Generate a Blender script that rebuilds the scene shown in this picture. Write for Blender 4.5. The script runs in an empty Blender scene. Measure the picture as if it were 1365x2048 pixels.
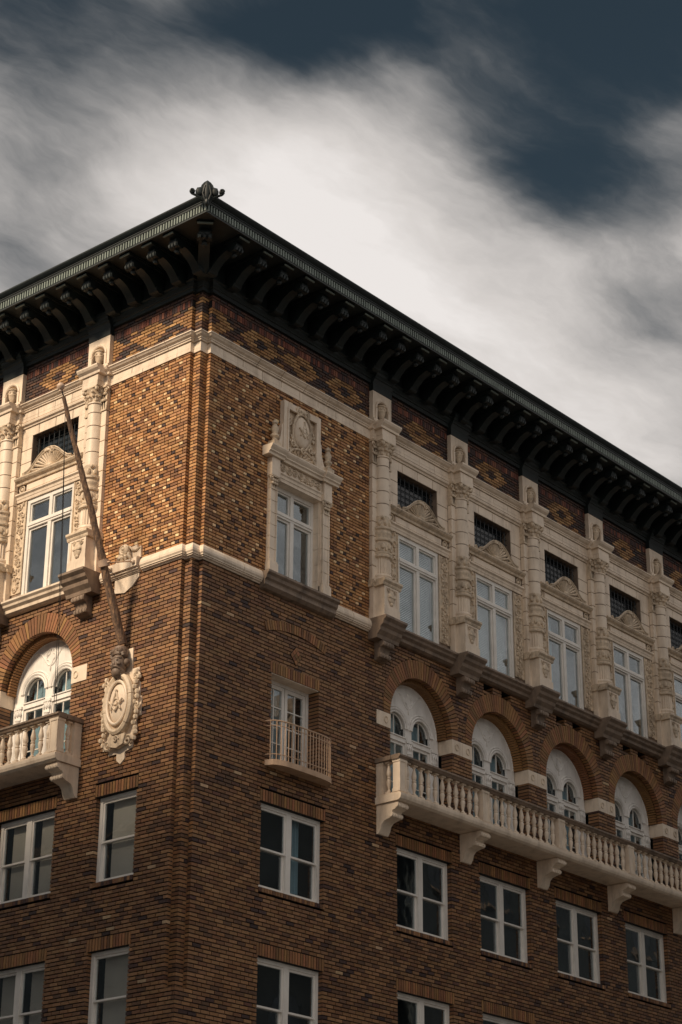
import bpy, bmesh, math, random
from mathutils import Vector, Matrix

rnd = random.Random(7)
sc = bpy.context.scene
col = sc.collection
R_ = math.radians
GZ = -18.75                      # street level; z = 0 is the top of the string course

# ------------------------------------------------------------------ camera
F_PX = 4037.382
YAW, PITCH, ROLL = 49.652, 24.582, 0.395
CAM = Vector((-27.68, -27.604, -17.135))
ya, pi_, ro = R_(YAW), R_(PITCH), R_(ROLL)
FWD = Vector((math.sin(ya)*math.cos(pi_), math.cos(ya)*math.cos(pi_), math.sin(pi_)))
r0 = Vector((math.cos(ya), -math.sin(ya), 0)); u0 = r0.cross(FWD)
RGT = r0*math.cos(ro) + u0*math.sin(ro)
UPV = -r0*math.sin(ro) + u0*math.cos(ro)
cd = bpy.data.cameras.new('camera'); cam = bpy.data.objects.new('camera', cd); col.objects.link(cam)
cam.matrix_world = Matrix(((RGT.x, UPV.x, -FWD.x, CAM.x), (RGT.y, UPV.y, -FWD.y, CAM.y),
                           (RGT.z, UPV.z, -FWD.z, CAM.z), (0, 0, 0, 1)))
cd.sensor_fit = 'VERTICAL'; cd.sensor_height = 36.0; cd.sensor_width = 24.0
cd.lens = F_PX*36.0/2048.0
cd.clip_start = 0.1; cd.clip_end = 3000
sc.camera = cam

# ------------------------------------------------------------------ world, sun, exposure
SUN_EL, SUN_AZ = 36.0, 276.0          # azimuth from +Y towards +X
w = bpy.data.worlds.new('World'); sc.world = w; w.use_nodes = True
nt = w.node_tree; N = nt.nodes; LK = nt.links
for n in list(N): N.remove(n)
out = N.new('ShaderNodeOutputWorld'); bg = N.new('ShaderNodeBackground'); LK.new(bg.outputs[0], out.inputs[0])
bg.inputs[1].default_value = 0.1
sky = N.new('ShaderNodeTexSky'); sky.sky_type = 'NISHITA'; sky.sun_disc = False
sky.sun_elevation = R_(SUN_EL); sky.sun_rotation = R_(SUN_AZ)
sky.air_density = 1.0; sky.dust_density = 0.6; sky.ozone_density = 2.0

def wm(op, a=None, b=None, c=None, clamp=False):
    n = N.new('ShaderNodeMath'); n.operation = op; n.use_clamp = clamp
    for i, v in enumerate((a, b, c)):
        if v is None: continue
        if isinstance(v, (int, float)): n.inputs[i].default_value = v
        else: LK.new(v, n.inputs[i])
    return n.outputs[0]
tc = N.new('ShaderNodeTexCoord')
sx = N.new('ShaderNodeSeparateXYZ'); LK.new(tc.outputs['Generated'], sx.inputs[0])
zc = wm('MAXIMUM', sx.outputs[2], 0.05)
PX = wm('DIVIDE', sx.outputs[0], zc); PY = wm('DIVIDE', sx.outputs[1], zc)   # a flat cloud sheet overhead
cmb = N.new('ShaderNodeCombineXYZ'); LK.new(PX, cmb.inputs[0]); LK.new(PY, cmb.inputs[1])
wn = N.new('ShaderNodeTexNoise'); wn.inputs['Scale'].default_value = 3.2; wn.inputs['Detail'].default_value = 5
wn.inputs['Roughness'].default_value = .6
LK.new(cmb.outputs[0], wn.inputs['Vector'])
sub = N.new('ShaderNodeVectorMath'); sub.operation = 'SUBTRACT'; LK.new(wn.outputs['Color'], sub.inputs[0]); sub.inputs[1].default_value = (.5, .5, .5)
scl = N.new('ShaderNodeVectorMath'); scl.operation = 'SCALE'; LK.new(sub.outputs[0], scl.inputs[0]); scl.inputs[3].default_value = .14
add = N.new('ShaderNodeVectorMath'); add.operation = 'ADD'; LK.new(cmb.outputs[0], add.inputs[0]); LK.new(scl.outputs[0], add.inputs[1])
WP = add.outputs[0]
def sheet(x, y):
    d = FWD + RGT*((x-682.5)/F_PX) - UPV*((y-1024)/F_PX)
    return Vector((d.x/d.z, d.y/d.z, 0))
# cloud banks: photo pixel at the middle, radius in pixels, weight
BANKS = [(620, 440, 240, .36), (370, 350, 190, .10), (900, 620, 200, .28), (1080, 800, 200, .16), (820, 180, 100, .08), (1330, 260, 90, .22),
         (480, 60, 190, -.50), (1240, 60, 360, -.74), (1100, 360, 170, -.50), (0, 0, 200, -.50), (720, 0, 190, -.52), (60, 260, 170, -.20),
         (1360, 640, 160, -.22), (200, 150, 160, -.10), (80, 480, 170, -.20)]
tot = None
for bx_, by_, br_, bw_ in BANKS:
    c0 = sheet(bx_, by_); rr = (sheet(bx_+br_, by_)-c0).length*.5+(sheet(bx_, by_-br_)-c0).length*.5
    dn = N.new('ShaderNodeVectorMath'); dn.operation = 'DISTANCE'; LK.new(WP, dn.inputs[0]); dn.inputs[1].default_value = c0
    q = wm('DIVIDE', dn.outputs['Value'], rr)
    g = wm('EXPONENT', wm('MULTIPLY', wm('MULTIPLY', q, q), -1.0))
    g = wm('MULTIPLY', g, bw_)
    tot = g if tot is None else wm('ADD', tot, g)
mp = N.new('ShaderNodeMapping'); mp.inputs['Rotation'].default_value = (0, 0, R_(35)); mp.inputs['Scale'].default_value = (1.0, 3.0, 1)
LK.new(WP, mp.inputs['Vector'])
n1 = N.new('ShaderNodeTexNoise'); n1.inputs['Scale'].default_value = 3.4; n1.inputs['Detail'].default_value = 8; n1.inputs['Roughness'].default_value = .62
LK.new(mp.outputs[0], n1.inputs['Vector'])
n2 = N.new('ShaderNodeTexNoise'); n2.inputs['Scale'].default_value = 2.0; n2.inputs['Detail'].default_value = 6; n2.inputs['Roughness'].default_value = .55
LK.new(WP, n2.inputs['Vector'])
nz = wm('ADD', wm('MULTIPLY', wm('SUBTRACT', n1.outputs[0], .5), .62), wm('MULTIPLY', wm('SUBTRACT', n2.outputs[0], .5), .7))
dens = wm('ADD', wm('ADD', tot, wm('MULTIPLY', nz, wm('MULTIPLY', sx.outputs[2], 6.0, clamp=True))), .64, clamp=True)
rmp = N.new('ShaderNodeValToRGB'); LK.new(dens, rmp.inputs[0])          # how far the cloud covers the blue
cr = rmp.color_ramp; cr.interpolation = 'EASE'
cr.elements[0].position = 0.02; cr.elements[0].color = (0, 0, 0, 1)
cr.elements[1].position = .62; cr.elements[1].color = (1, 1, 1, 1)
rm2 = N.new('ShaderNodeValToRGB'); LK.new(dens, rm2.inputs[0])          # thin grey cloud to thick white cloud
c2 = rm2.color_ramp; c2.elements[0].position = .1; c2.elements[0].color = (.17, .175, .18, 1)
c2.elements[1].position = 1.0; c2.elements[1].color = (.755, .715, .69, 1)
e_ = c2.elements.new(.5); e_.color = (.35, .335, .325, 1); e_ = c2.elements.new(.8); e_.color = (.60, .565, .54, 1)
sc10 = N.new('ShaderNodeMix'); sc10.data_type = 'RGBA'; sc10.blend_type = 'MULTIPLY'; sc10.inputs[0].default_value = 1.0
LK.new(rm2.outputs[0], sc10.inputs[6]); sc10.inputs[7].default_value = (8.9, 8.9, 8.9, 1)
thin = N.new('ShaderNodeMix'); thin.data_type = 'RGBA'; thin.blend_type = 'MULTIPLY'; thin.inputs[0].default_value = 1.0
LK.new(sky.outputs[0], thin.inputs[6]); thin.inputs[7].default_value = (.24, .23, .175, 1)      # deep blue between the clouds
mixc = N.new('ShaderNodeMix'); mixc.data_type = 'RGBA'
LK.new(rmp.outputs[0], mixc.inputs[0]); LK.new(thin.outputs[2], mixc.inputs[6]); LK.new(sc10.outputs[2], mixc.inputs[7])
LK.new(mixc.outputs[2], bg.inputs[0])

sd = bpy.data.lights.new('sun', 'SUN'); sun = bpy.data.objects.new('sun', sd); col.objects.link(sun)
sd.energy = 3.5; sd.angle = R_(12); sd.color = (1.0, .80, .58)
se, sa = R_(SUN_EL), R_(SUN_AZ)
S = Vector((math.cos(se)*math.sin(sa), math.cos(se)*math.cos(sa), math.sin(se)))
sun.rotation_euler = S.to_track_quat('Z', 'Y').to_euler(); sun.location = S*60
sc.view_settings.view_transform = 'Standard'; sc.view_settings.look = 'None'
sc.view_settings.exposure = 0.32; sc.view_settings.gamma = 1.0; sc.view_settings.use_curve_mapping = False
sc.render.engine = 'CYCLES'

# ------------------------------------------------------------------ materials
def lin(h):
    h = h.lstrip('#'); o = []
    for i in (0, 2, 4):
        v = int(h[i:i+2], 16)/255
        o.append(v/12.92 if v <= .04045 else ((v+.055)/1.055)**2.4)
    return tuple(o)
def material(name, colr, rough=.6, var=.25, nscale=6.0, bump=.0, bscale=40., metal=0., attr=None, rand=0., stain=None, spec=.5, sscale=(3.2, 3.2, .75)):
    m = bpy.data.materials.new(name); m.use_nodes = True
    t = m.node_tree; ns = t.nodes; lk = t.links
    b = ns['Principled BSDF']; b.inputs['Roughness'].default_value = rough; b.inputs['Metallic'].default_value = metal
    b.inputs['Specular IOR Level'].default_value = spec
    tco = ns.new('ShaderNodeTexCoord'); geo = ns.new('ShaderNodeNewGeometry')
    nse = ns.new('ShaderNodeTexNoise'); nse.inputs['Scale'].default_value = nscale; nse.inputs['Detail'].default_value = 6
    lk.new(geo.outputs['Position'], nse.inputs['Vector'])
    mr = ns.new('ShaderNodeMapRange'); mr.inputs[1].default_value = .25; mr.inputs[2].default_value = .75
    mr.inputs[3].default_value = 1-var; mr.inputs[4].default_value = 1+var*.6
    lk.new(nse.outputs[0], mr.inputs[0])
    mul = ns.new('ShaderNodeMix'); mul.data_type = 'RGBA'; mul.blend_type = 'MULTIPLY'; mul.inputs[0].default_value = 1
    if attr:
        at = ns.new('ShaderNodeAttribute'); at.attribute_name = attr; lk.new(at.outputs['Color'], mul.inputs[6])
    else:
        mul.inputs[6].default_value = (*colr, 1)
    cc = ns.new('ShaderNodeCombineColor')
    for i in range(3): lk.new(mr.outputs[0], cc.inputs[i])
    lk.new(cc.outputs[0], mul.inputs[7]); last = mul.outputs[2]
    if rand:
        oi = ns.new('ShaderNodeObjectInfo'); hs = ns.new('ShaderNodeHueSaturation')
        m1 = ns.new('ShaderNodeMapRange'); m1.inputs[3].default_value = 1-rand; m1.inputs[4].default_value = 1+rand
        lk.new(oi.outputs['Random'], m1.inputs[0]); lk.new(m1.outputs[0], hs.inputs['Value'])
        wn_ = ns.new('ShaderNodeTexWhiteNoise'); wn_.noise_dimensions = '1D'; lk.new(oi.outputs['Random'], wn_.inputs['W'])
        m2 = ns.new('ShaderNodeMapRange'); m2.inputs[3].default_value = .485; m2.inputs[4].default_value = .512
        lk.new(wn_.outputs['Value'], m2.inputs[0]); lk.new(m2.outputs[0], hs.inputs['Hue'])
        lk.new(last, hs.inputs['Color']); last = hs.outputs[0]
    if stain:
        n3 = ns.new('ShaderNodeTexNoise'); n3.inputs['Scale'].default_value = 1.0; n3.inputs['Detail'].default_value = 9; n3.inputs['Roughness'].default_value = .68
        mpp = ns.new('ShaderNodeMapping'); mpp.inputs['Scale'].default_value = sscale
        lk.new(geo.outputs['Position'], mpp.inputs['Vector']); lk.new(mpp.outputs[0], n3.inputs['Vector'])
        m3 = ns.new('ShaderNodeMapRange'); m3.inputs[1].default_value = .48; m3.inputs[2].default_value = .78; m3.inputs[4].default_value = stain[1]
        lk.new(n3.outputs[0], m3.inputs[0])
        mx = ns.new('ShaderNodeMix'); mx.data_type = 'RGBA'; lk.new(m3.outputs[0], mx.inputs[0]); lk.new(last, mx.inputs[6]); mx.inputs[7].default_value = (*stain[0], 1)
        last = mx.outputs[2]
    lk.new(last, b.inputs['Base Color'])
    if bump:
        n4 = ns.new('ShaderNodeTexNoise'); n4.inputs['Scale'].default_value = bscale; n4.inputs['Detail'].default_value = 4
        lk.new(geo.outputs['Position'], n4.inputs['Vector'])
        bp = ns.new('ShaderNodeBump'); bp.inputs['Strength'].default_value = bump; bp.inputs['Distance'].default_value = .01
        lk.new(n4.outputs[0], bp.inputs['Height']); lk.new(bp.outputs[0], b.inputs['Normal'])
    return m
M = {}
M['brick'] = material('brick', (1, 1, 1), .62, .22, 9, .5, 60, attr='Col')
M['voussoir'] = material('arch_brick', lin('#8f6640'), .65, .2, 9, .5, 60, rand=.3)
M['soldier'] = material('soldier_brick', lin('#8c633e'), .65, .2, 9, .5, 60, rand=.4)
M['mortar'] = material('mortar', lin('#191a1b'), .95, .3, 8, .5, 30)
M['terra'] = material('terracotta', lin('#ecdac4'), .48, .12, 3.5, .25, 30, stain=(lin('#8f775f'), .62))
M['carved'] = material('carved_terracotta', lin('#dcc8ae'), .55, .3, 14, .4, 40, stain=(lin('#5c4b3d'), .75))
M['grime_shade'] = material('weathered_shade_terracotta', lin('#8d7a69'), .6, .35, 5, .4, 30, stain=(lin('#3a332d'), .85))  # real grime on ledges; on the niche backs it stands for shade
M['paint'] = material('white_window_paint', lin('#ece7df'), .45, .08, 5, stain=(lin('#a39a90'), .35))
M['plaster'] = material('white_tympanum_paint', lin('#f1ede7'), .55, .08, 6, stain=(lin('#9b9288'), .4))
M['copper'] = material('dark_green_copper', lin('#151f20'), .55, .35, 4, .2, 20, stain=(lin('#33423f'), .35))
M['copper_lit'] = material('lit_copper', lin('#7f8a82'), .5, .35, 4, .2, 20, stain=(lin('#3c4a45'), .6))  # paler copy of the copper, with light on reeds and lips in its colour
M['iron'] = material('black_iron', lin('#22272a'), .5, .2, 6)
M['cream_iron'] = material('cream_painted_iron', lin('#c9a98c'), .5, .15, 6, stain=(lin('#6e4c36'), .4))
M['wood'] = material('weathered_pole_wood', lin('#6a5547'), .85, .55, 16, 1.0, 40, stain=(lin('#c79c74'), 1.0), sscale=(22, 22, 2.2))
M['masked'] = material('weathered_bronze_mask', lin('#7d6a5b'), .55, .4, 14, .4, 40, stain=(lin('#2b2622'), .8))
M['rope'] = material('dark_rope', lin('#2c2826'), .9, .2, 20)
M['ball'] = material('pale_ball_paint', lin('#c7ab94'), .5, .2, 10)
M['room'] = material('dark_room', lin('#23292d'), .9, .2, 2)
M['blind'] = material('grey_blind', lin('#e2e4e2'), .7, .08, 5)
M['shade'] = material('paper_window_shade', lin('#d3c2b4'), .8, .1, 2)
M['curtain'] = material('pale_curtain', lin('#9db4bd'), .8, .12, 4)
M['far_glass'] = material('dark_window_glass', lin('#1d252b'), .12, .1, 2)
M['asphalt'] = material('asphalt', (.05, .05, .052), .9, .25, 2, .3, 50)
M['paving'] = material('concrete_paving', (.3, .29, .27), .9, .2, 3, .3, 40)
def glass_mat():
    m = bpy.data.materials.new('window_glass'); m.use_nodes = True
    t = m.node_tree; ns = t.nodes; lk = t.links
    for n in list(ns): ns.remove(n)
    o = ns.new('ShaderNodeOutputMaterial'); mx = ns.new('ShaderNodeMixShader'); tr = ns.new('ShaderNodeBsdfTransparent'); gl = ns.new('ShaderNodeBsdfGlossy')
    tr.inputs[0].default_value = (.90, .94, .95, 1); gl.inputs[0].default_value = (.92, .97, 1, 1); gl.inputs['Roughness'].default_value = .03
    lw = ns.new('ShaderNodeLayerWeight'); lw.inputs[0].default_value = .5; pw_ = ns.new('ShaderNodeMath'); pw_.operation = 'POWER'; pw_.inputs[1].default_value = 3.0; lk.new(lw.outputs['Facing'], pw_.inputs[0])
    fr = ns.new('ShaderNodeMath'); fr.operation = 'MULTIPLY_ADD'; fr.inputs[1].default_value = .85; fr.inputs[2].default_value = .09; lk.new(pw_.outputs[0], fr.inputs[0])
    nz_ = ns.new('ShaderNodeTexNoise'); nz_.inputs['Scale'].default_value = 1.3; geo = ns.new('ShaderNodeNewGeometry'); lk.new(geo.outputs['Position'], nz_.inputs['Vector'])
    bp = ns.new('ShaderNodeBump'); bp.inputs['Strength'].default_value = .12; bp.inputs['Distance'].default_value = .05
    lk.new(nz_.outputs[0], bp.inputs['Height']); lk.new(bp.outputs[0], gl.inputs['Normal'])
    lk.new(fr.outputs[0], mx.inputs[0]); lk.new(tr.outputs[0], mx.inputs[1]); lk.new(gl.outputs[0], mx.inputs[2]); lk.new(mx.outputs[0], o.inputs[0])
    return m
M['glass'] = glass_mat()

# ------------------------------------------------------------------ mesh tools (local x along the wall, -y outwards, z up)
class MB:
    def __init__(s): s.v = []; s.f = []; s.sm = []; s.c = None
    def _add(s, vs, fs, smooth=False):
        o = len(s.v); s.v += [tuple(q) for q in vs]
        for f in fs: s.f.append([i+o for i in f]); s.sm.append(smooth)
        return s
    def box(s, x0, x1, d0, d1, z0, z1):
        vs = [(x, -d, z) for z in (z0, z1) for d in (d0, d1) for x in (x0, x1)]   # d1 = front
        # idx: 0 x0d0z0,1 x1d0z0,2 x0d1z0,3 x1d1z0,4..7 top
        return s._add(vs, [(0, 1, 3, 2)[::-1], (4, 5, 7, 6), (2, 3, 7, 6), (0, 1, 5, 4)[::-1], (0, 2, 6, 4), (1, 3, 7, 5)[::-1]])
    def extx(s, prof, x0, x1, smooth=False):           # closed profile [(d,z)] extruded along x
        n = len(prof); vs = [(x0, -d, z) for d, z in prof]+[(x1, -d, z) for d, z in prof]
        area = sum(prof[i][0]*prof[(i+1) % n][1]-prof[(i+1) % n][0]*prof[i][1] for i in range(n))
        fs = [(i, (i+1) % n, n+(i+1) % n, n+i) for i in range(n)]; a = list(range(n)); b = list(range(n, 2*n))
        if area > 0: fs = [f[::-1] for f in fs]; s._add(vs, fs+[a, b[::-1]], False)
        else: s._add(vs, fs+[a[::-1], b], False)
        return s
    def exty(s, poly, d0, d1):                          # closed outline [(x,z)] extruded from depth d0 to d1
        n = len(poly); area = sum(poly[i][0]*poly[(i+1) % n][1]-poly[(i+1) % n][0]*poly[i][1] for i in range(n))
        if area < 0: poly = poly[::-1]
        vs = [(x, -d1, z) for x, z in poly]+[(x, -d0, z) for x, z in poly]
        fs = [list(range(n)), list(range(n, 2*n))[::-1]]+[((i+1) % n, i, n+i, n+(i+1) % n) for i in range(n)]
        return s._add(vs, fs)
    def lathe(s, prof, n=16, cx=0, d=0, flute=0.0, a0=0, a1=2*math.pi, smooth=True):
        full = abs(a1-a0-2*math.pi) < 1e-6; m = n if full else n+1; vs = []
        for r, z in prof:
            for i in range(m):
                a = a0+(a1-a0)*i/n; q = r*(1-flute*(i % 2)); vs.append((cx+q*math.cos(a), -d+q*math.sin(a), z))
        fs = []
        for j in range(len(prof)-1):
            for i in range(n):
                k = (i+1) % m; fs.append((j*m+i, j*m+k, (j+1)*m+k, (j+1)*m+i))
        s._add(vs, fs, smooth and not flute)
        if full:
            o = len(s.v)-len(vs); s.f.append([o+i for i in range(m)][::-1]); s.sm.append(False)
            s.f.append([o+(len(prof)-1)*m+i for i in range(m)]); s.sm.append(False)
        return s
    def tube(s, pts, rad, n=6, smooth=True, closed=False):
        P = [Vector(p) for p in pts]; k = len(P); rs = rad if isinstance(rad, (list, tuple)) else [rad]*k
        vs = []; up = None
        for i, p in enumerate(P):
            if closed: t = P[(i+1) % k]-P[i-1]
            else: t = P[min(i+1, k-1)]-P[max(i-1, 0)]
            t.normalize()
            if up is None: up = Vector((0, -1, 0)) if abs(t.y) < .9 else Vector((0, 0, 1))
            e1 = (up-t*up.dot(t)).normalized(); e2 = t.cross(e1); up = e1
            for j in range(n):
                a = 2*math.pi*j/n; vs.append(p+(e1*math.cos(a)+e2*math.sin(a))*rs[i])
        fs = []
        for i in range(k if closed else k-1):
            for j in range(n):
                fs.append((i*n+j, i*n+(j+1) % n, ((i+1) % k)*n+(j+1) % n, ((i+1) % k)*n+j))
        if not closed: fs += [list(range(n))[::-1], [(k-1)*n+j for j in range(n)]]
        return s._add(vs, fs, smooth)
    def ell(s, cx, d, cz, rx, rd, rz, n=8, m=5):
        vs = [(cx, -d, cz-rz)]
        for j in range(1, m):
            t = math.pi*j/m-math.pi/2
            for i in range(n):
                a = 2*math.pi*i/n; vs.append((cx+rx*math.cos(t)*math.cos(a), -d+rd*math.cos(t)*math.sin(a), cz+rz*math.sin(t)))
        vs.append((cx, -d, cz+rz)); fs = []
        for i in range(n): fs.append((0, 1+(i+1) % n, 1+i))
        for j in range(m-2):
            for i in range(n): fs.append((1+j*n+i, 1+j*n+(i+1) % n, 1+(j+1)*n+(i+1) % n, 1+(j+1)*n+i))
        l = len(vs)-1
        for i in range(n): fs.append((1+(m-2)*n+i, 1+(m-2)*n+(i+1) % n, l))
        return s._add(vs, fs, True)
    def spiral(s, cx, cz, d, R, rad, turns=1.6, sgn=1, start=0, n=5, k=16):
        pts = []; rs = []
        for i in range(k):
            t = i/(k-1); a = start+sgn*turns*2*math.pi*t; r = R*(1-.82*t)
            pts.append((cx+r*math.cos(a), -d-.02*t, cz+r*math.sin(a))); rs.append(rad*(1-.3*t))
        return s.tube(pts, rs, n)
    def mesh(s, name, mat):
        me = bpy.data.meshes.new(name); me.from_pydata(s.v, [], s.f); me.materials.append(M[mat] if isinstance(mat, str) else mat)
        me.polygons.foreach_set('use_smooth', s.sm)
        if s.c is not None:
            at = me.attributes.new('Col', 'FLOAT_COLOR', 'POINT'); at.data.foreach_set('color', s.c)
        me.update()
        if any(s.sm): me.set_sharp_from_angle(angle=R_(40))
        return me
def plate(outer, holes, d0, d1):
    """flat plate with holes, outline [(x,z)], from depth d0 (back) to d1 (front)"""
    bm = bmesh.new()
    for lp in [outer]+holes:
        vs = [bm.verts.new((x, -d0, z)) for x, z in lp]
        for i in range(len(vs)): bm.edges.new((vs[i], vs[(i+1) % len(vs)]))
    bmesh.ops.triangle_fill(bm, edges=bm.edges[:], use_beauty=True)
    g = bmesh.ops.extrude_face_region(bm, geom=bm.faces[:])
    for e in g['geom']:
        if isinstance(e, bmesh.types.BMVert): e.co.y = -d1
    bmesh.ops.recalc_face_normals(bm, faces=bm.faces[:])
    bm.verts.index_update()
    mb = MB(); mb._add([v.co[:] for v in bm.verts], [[v.index for v in f.verts] for f in bm.faces]); bm.free()
    return mb
def arc(cx, cz, r, a0, a1, n): return [(cx+r*math.cos(a0+(a1-a0)*i/n), cz+r*math.sin(a0+(a1-a0)*i/n)) for i in range(n+1)]
def arch_outline(cx, hw, z0, zs, n=18):   # rectangle with a round head
    return [(cx-hw, z0), (cx+hw, z0)]+arc(cx, zs, hw, 0, math.pi, n)
PI = math.pi

# ------------------------------------------------------------------ scene graph helpers
def thing(name, label, cat, loc):
    o = bpy.data.objects.new(name, None); col.objects.link(o); o.location = loc; o['label'] = label; o['category'] = cat; return o
building = thing('corner_building', 'brown brick corner building with cream terracotta trim, stone balconies and dark bracketed cornice', 'building', (0, 0, GZ))
def place(o, face, a, d, z):
    if face == 'R': o.location = (a, -d, z-GZ)
    else: o.location = (-d, -a, z-GZ); o.rotation_euler = (0, 0, -PI/2)
def part(name, me, face='R', a=0, d=0, z=0, label=None, kind=None):
    o = bpy.data.objects.new(name, me); col.objects.link(o); o.parent = building; place(o, face, a, d, z)
    if label: o['label'] = label
    if kind: o['kind'] = kind
    return o
def sub(name, me, par, x=0, d=0, z=0, rot=None):
    o = bpy.data.objects.new(name, me); col.objects.link(o); o.parent = par; o.location = (x, -d, z)
    if rot: o.rotation_euler = rot
    return o
CACHE = {}
def cached(key, mat, fn):
    if key not in CACHE: CACHE[key] = fn().mesh(key, mat)
    return CACHE[key]

# ------------------------------------------------------------------ layout numbers
E_, M_ = .105, .21; CO = E_+M_                # corner notches
UEND, VEND = 25.4, 9.4
B = 3.108
RP = [6.2+B*k for k in range(6)]              # pilasters of the right front
LP = [-3.19, -6.19, -9.19]                    # pilasters of the left front
RB = [7.77+B*k for k in range(6)]             # bay centres
LB = [-4.69, -7.69]
H_UP, H_LO = .0780, .0832

# ------------------------------------------------------------------ ground
def struct(name, me, loc=(0, 0, 0)):
    o = bpy.data.objects.new(name, me); col.objects.link(o); o.location = loc; o['kind'] = 'structure'; return o
struct('ground', MB().box(-600, 600, -600, 600, GZ-.4, GZ-.12).mesh('ground', 'asphalt'))
pv = MB(); pv.box(-4.5, 60, -60, 4.5, GZ-.3, GZ); struct('pavement', pv.mesh('pavement', 'paving'))

# ------------------------------------------------------------------ brickwork
BR = []      # (face, a0, a1, dback, dfront, z0, z1, colour)
MO = {'R': MB(), 'L': MB()}
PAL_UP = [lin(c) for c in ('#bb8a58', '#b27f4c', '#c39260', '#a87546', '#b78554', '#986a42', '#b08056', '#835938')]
PAL_LO = [lin(c) for c in ('#8d6744', '#855f3c', '#966f4b', '#7d5637', '#906a47', '#734f35', '#835e41', '#634631')]  # upper browns darkened; the dimmer light low down is put into the colour
LIGHT = [lin(c) for c in ('#f0cf9f', '#e6bb88', '#eecb9c')]
DARK = [lin(c) for c in ('#4a3128', '#3f2b26', '#5a3a2b', '#46302c')]
FRL = [lin(c) for c in ('#a67c4c', '#9a7044', '#b48a5a', '#8d653a')]
FRD = [lin(c) for c in ('#3c2a24', '#4a3026', '#553428', '#362a29', '#5a3d2c')]
def jit(c, s=.14):
    k = 1+rnd.uniform(-s, s); return (c[0]*k*(1+rnd.uniform(-.04, .04)), c[1]*k, c[2]*k*(1+rnd.uniform(-.06, .06)))
def subtract(iv, a, b):
    o = []
    for x, y, e0, e1 in iv:
        if b <= x or a >= y: o.append((x, y, e0, e1)); continue
        if a > x: o.append((x, a, e0, True))
        if b < y: o.append((b, y, True, e1))
    return o
def course(face, z0, h, a0, a1, holes, colour, shift, upper, d0=0.0, end0=.11, end1=.11, odd=False, depth=.34):
    zm = z0+h/2; iv = [(a0, a1, False, False)]
    for hfun in holes:
        r = hfun(zm)
        if r: iv = subtract(iv, r[0], r[1])
    S_ = .228 if upper else .243
    for x, y, o0, o1 in iv:
        if y-x < .015: continue
        MO[face].box(x+.006, y-.006, d0-depth, d0-.02, z0, z0+h)
        # brick lengths
        q = math.floor((x-shift)/S_)*S_+shift; edges = [x]; p = q
        seq = []
        if upper and odd:       # stretcher, light header, dark header
            per = 2*S_; p = math.floor((x-shift)/per)*per+shift
            while p < y:
                seq += [(p, p+S_, 's'), (p+S_, p+1.5*S_, 'h'), (p+1.5*S_, p+2*S_, 'k')]; p += per
        else:
            while p < y: seq.append((p, p+S_, 's')); p += S_
        seq = [[max(b0, x), min(b1, y), ty] for b0, b1, ty in seq if min(b1, y)-max(b0, x) > 1e-6]
        if len(seq) > 1 and seq[0][1]-seq[0][0] < .055: seq[1][0] = x; seq.pop(0)
        if len(seq) > 1 and seq[-1][1]-seq[-1][0] < .055: seq[-2][1] = y; seq.pop()
        if seq: seq[0][2] = 's'; seq[-1][2] = 's'
        for c0, c1, ty in seq:
            j0 = 0 if c0 == x else .009; j1 = 0 if c1 == y else .009
            first = c0 == x; last = c1 == y
            dep = depth-.02 if ((first and o0) or (last and o1)) else .06
            if first and x == a0: dep = max(dep, end0)
            if last and y == a1: dep = max(dep, end1)
            BR.append((face, c0+j0, c1-j1, d0-dep, d0+rnd.uniform(-.002, .004), z0+.0115, z0+h-.0115, colour(c0, c1, zm, ty)))
def rect(a, b, z0, z1): return lambda z: (a, b) if z0 < z < z1 else None
def archhole(c, hw, zbot, zc, r, zs):       # opening under an arch with an outer circle
    def f(z):
        if z > zc+r or z < zbot: return None
        if z >= zs: k = math.sqrt(max(r*r-(z-zc)**2, 0)); return (c-k, c+k)
        return (c-hw, c+hw)
    return f
def col_upper(a0, a1, z, ty):
    if ty == 'h': return jit(rnd.choice(LIGHT) if rnd.random() < .62 else rnd.choice(PAL_UP))
    if ty == 'k': return jit(rnd.choice(DARK) if rnd.random() < .6 else rnd.choice(PAL_UP))
    return jit(rnd.choice(PAL_UP))
def col_lower(a0, a1, z, ty):
    r = rnd.random()
    if r < .004: return jit(lin('#b89a78'))
    if r < .05: return jit(rnd.choice(DARK), .3)
    return jit(rnd.choice(PAL_LO), .14)
def lozenge(centres):
    def f(a0, a1, z, ty):
        a = (a0+a1)/2
        for c in centres:
            q = abs(a-c)/.68+abs(z-5.56)/.40
            if q < .28: return jit(rnd.choice(FRD), .2)
            if q < 1: return jit(rnd.choice(FRL), .2)
        q = min(abs(a-c-.74)/.30+abs(z-(5.56+s_*.40))/.24 for c in centres for s_ in (-1, 1))
        if q < 1: return jit(rnd.choice(FRL), .2)
        return jit(rnd.choice(FRD), .25)
    return f
ARCH_R, ARCH_ZS, ARCH_C2, ARCH_R2 = 1.163, -2.10, -1.90, 1.41
def holes_for(face):
    H = []
    for c in (RB if face == 'R' else LB): H.append(archhole(c, ARCH_R, -4.22, ARCH_C2, ARCH_R2, ARCH_ZS-.0))
    if face == 'R':
        H += [rect(2.557, 4.10, -4.28, -2.22), rect(2.50, 4.13, -2.22, -1.97)]
    return H
WIN_R = [(2.315, 4.325)]+[(6.82+B*k, 8.82+B*k) for k in range(6)]
WIN_L = [(-2.52, -1.33), (-5.62, -3.78), (-8.62, -6.78)]
ROWS = [(-6.94, -5.12), (-10.2, -8.34)]
hR, hL = holes_for('R'), holes_for('L')
for (zb, zt) in ROWS:
    for wl, hl in ((WIN_R, hR), (WIN_L, hL)):
        for a, b in wl: hl += [rect(a, b, zb, zt), rect(a-.045, b+.045, zt, zt+.265), rect(a-.03, b+.03, zb-.10, zb)]
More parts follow.
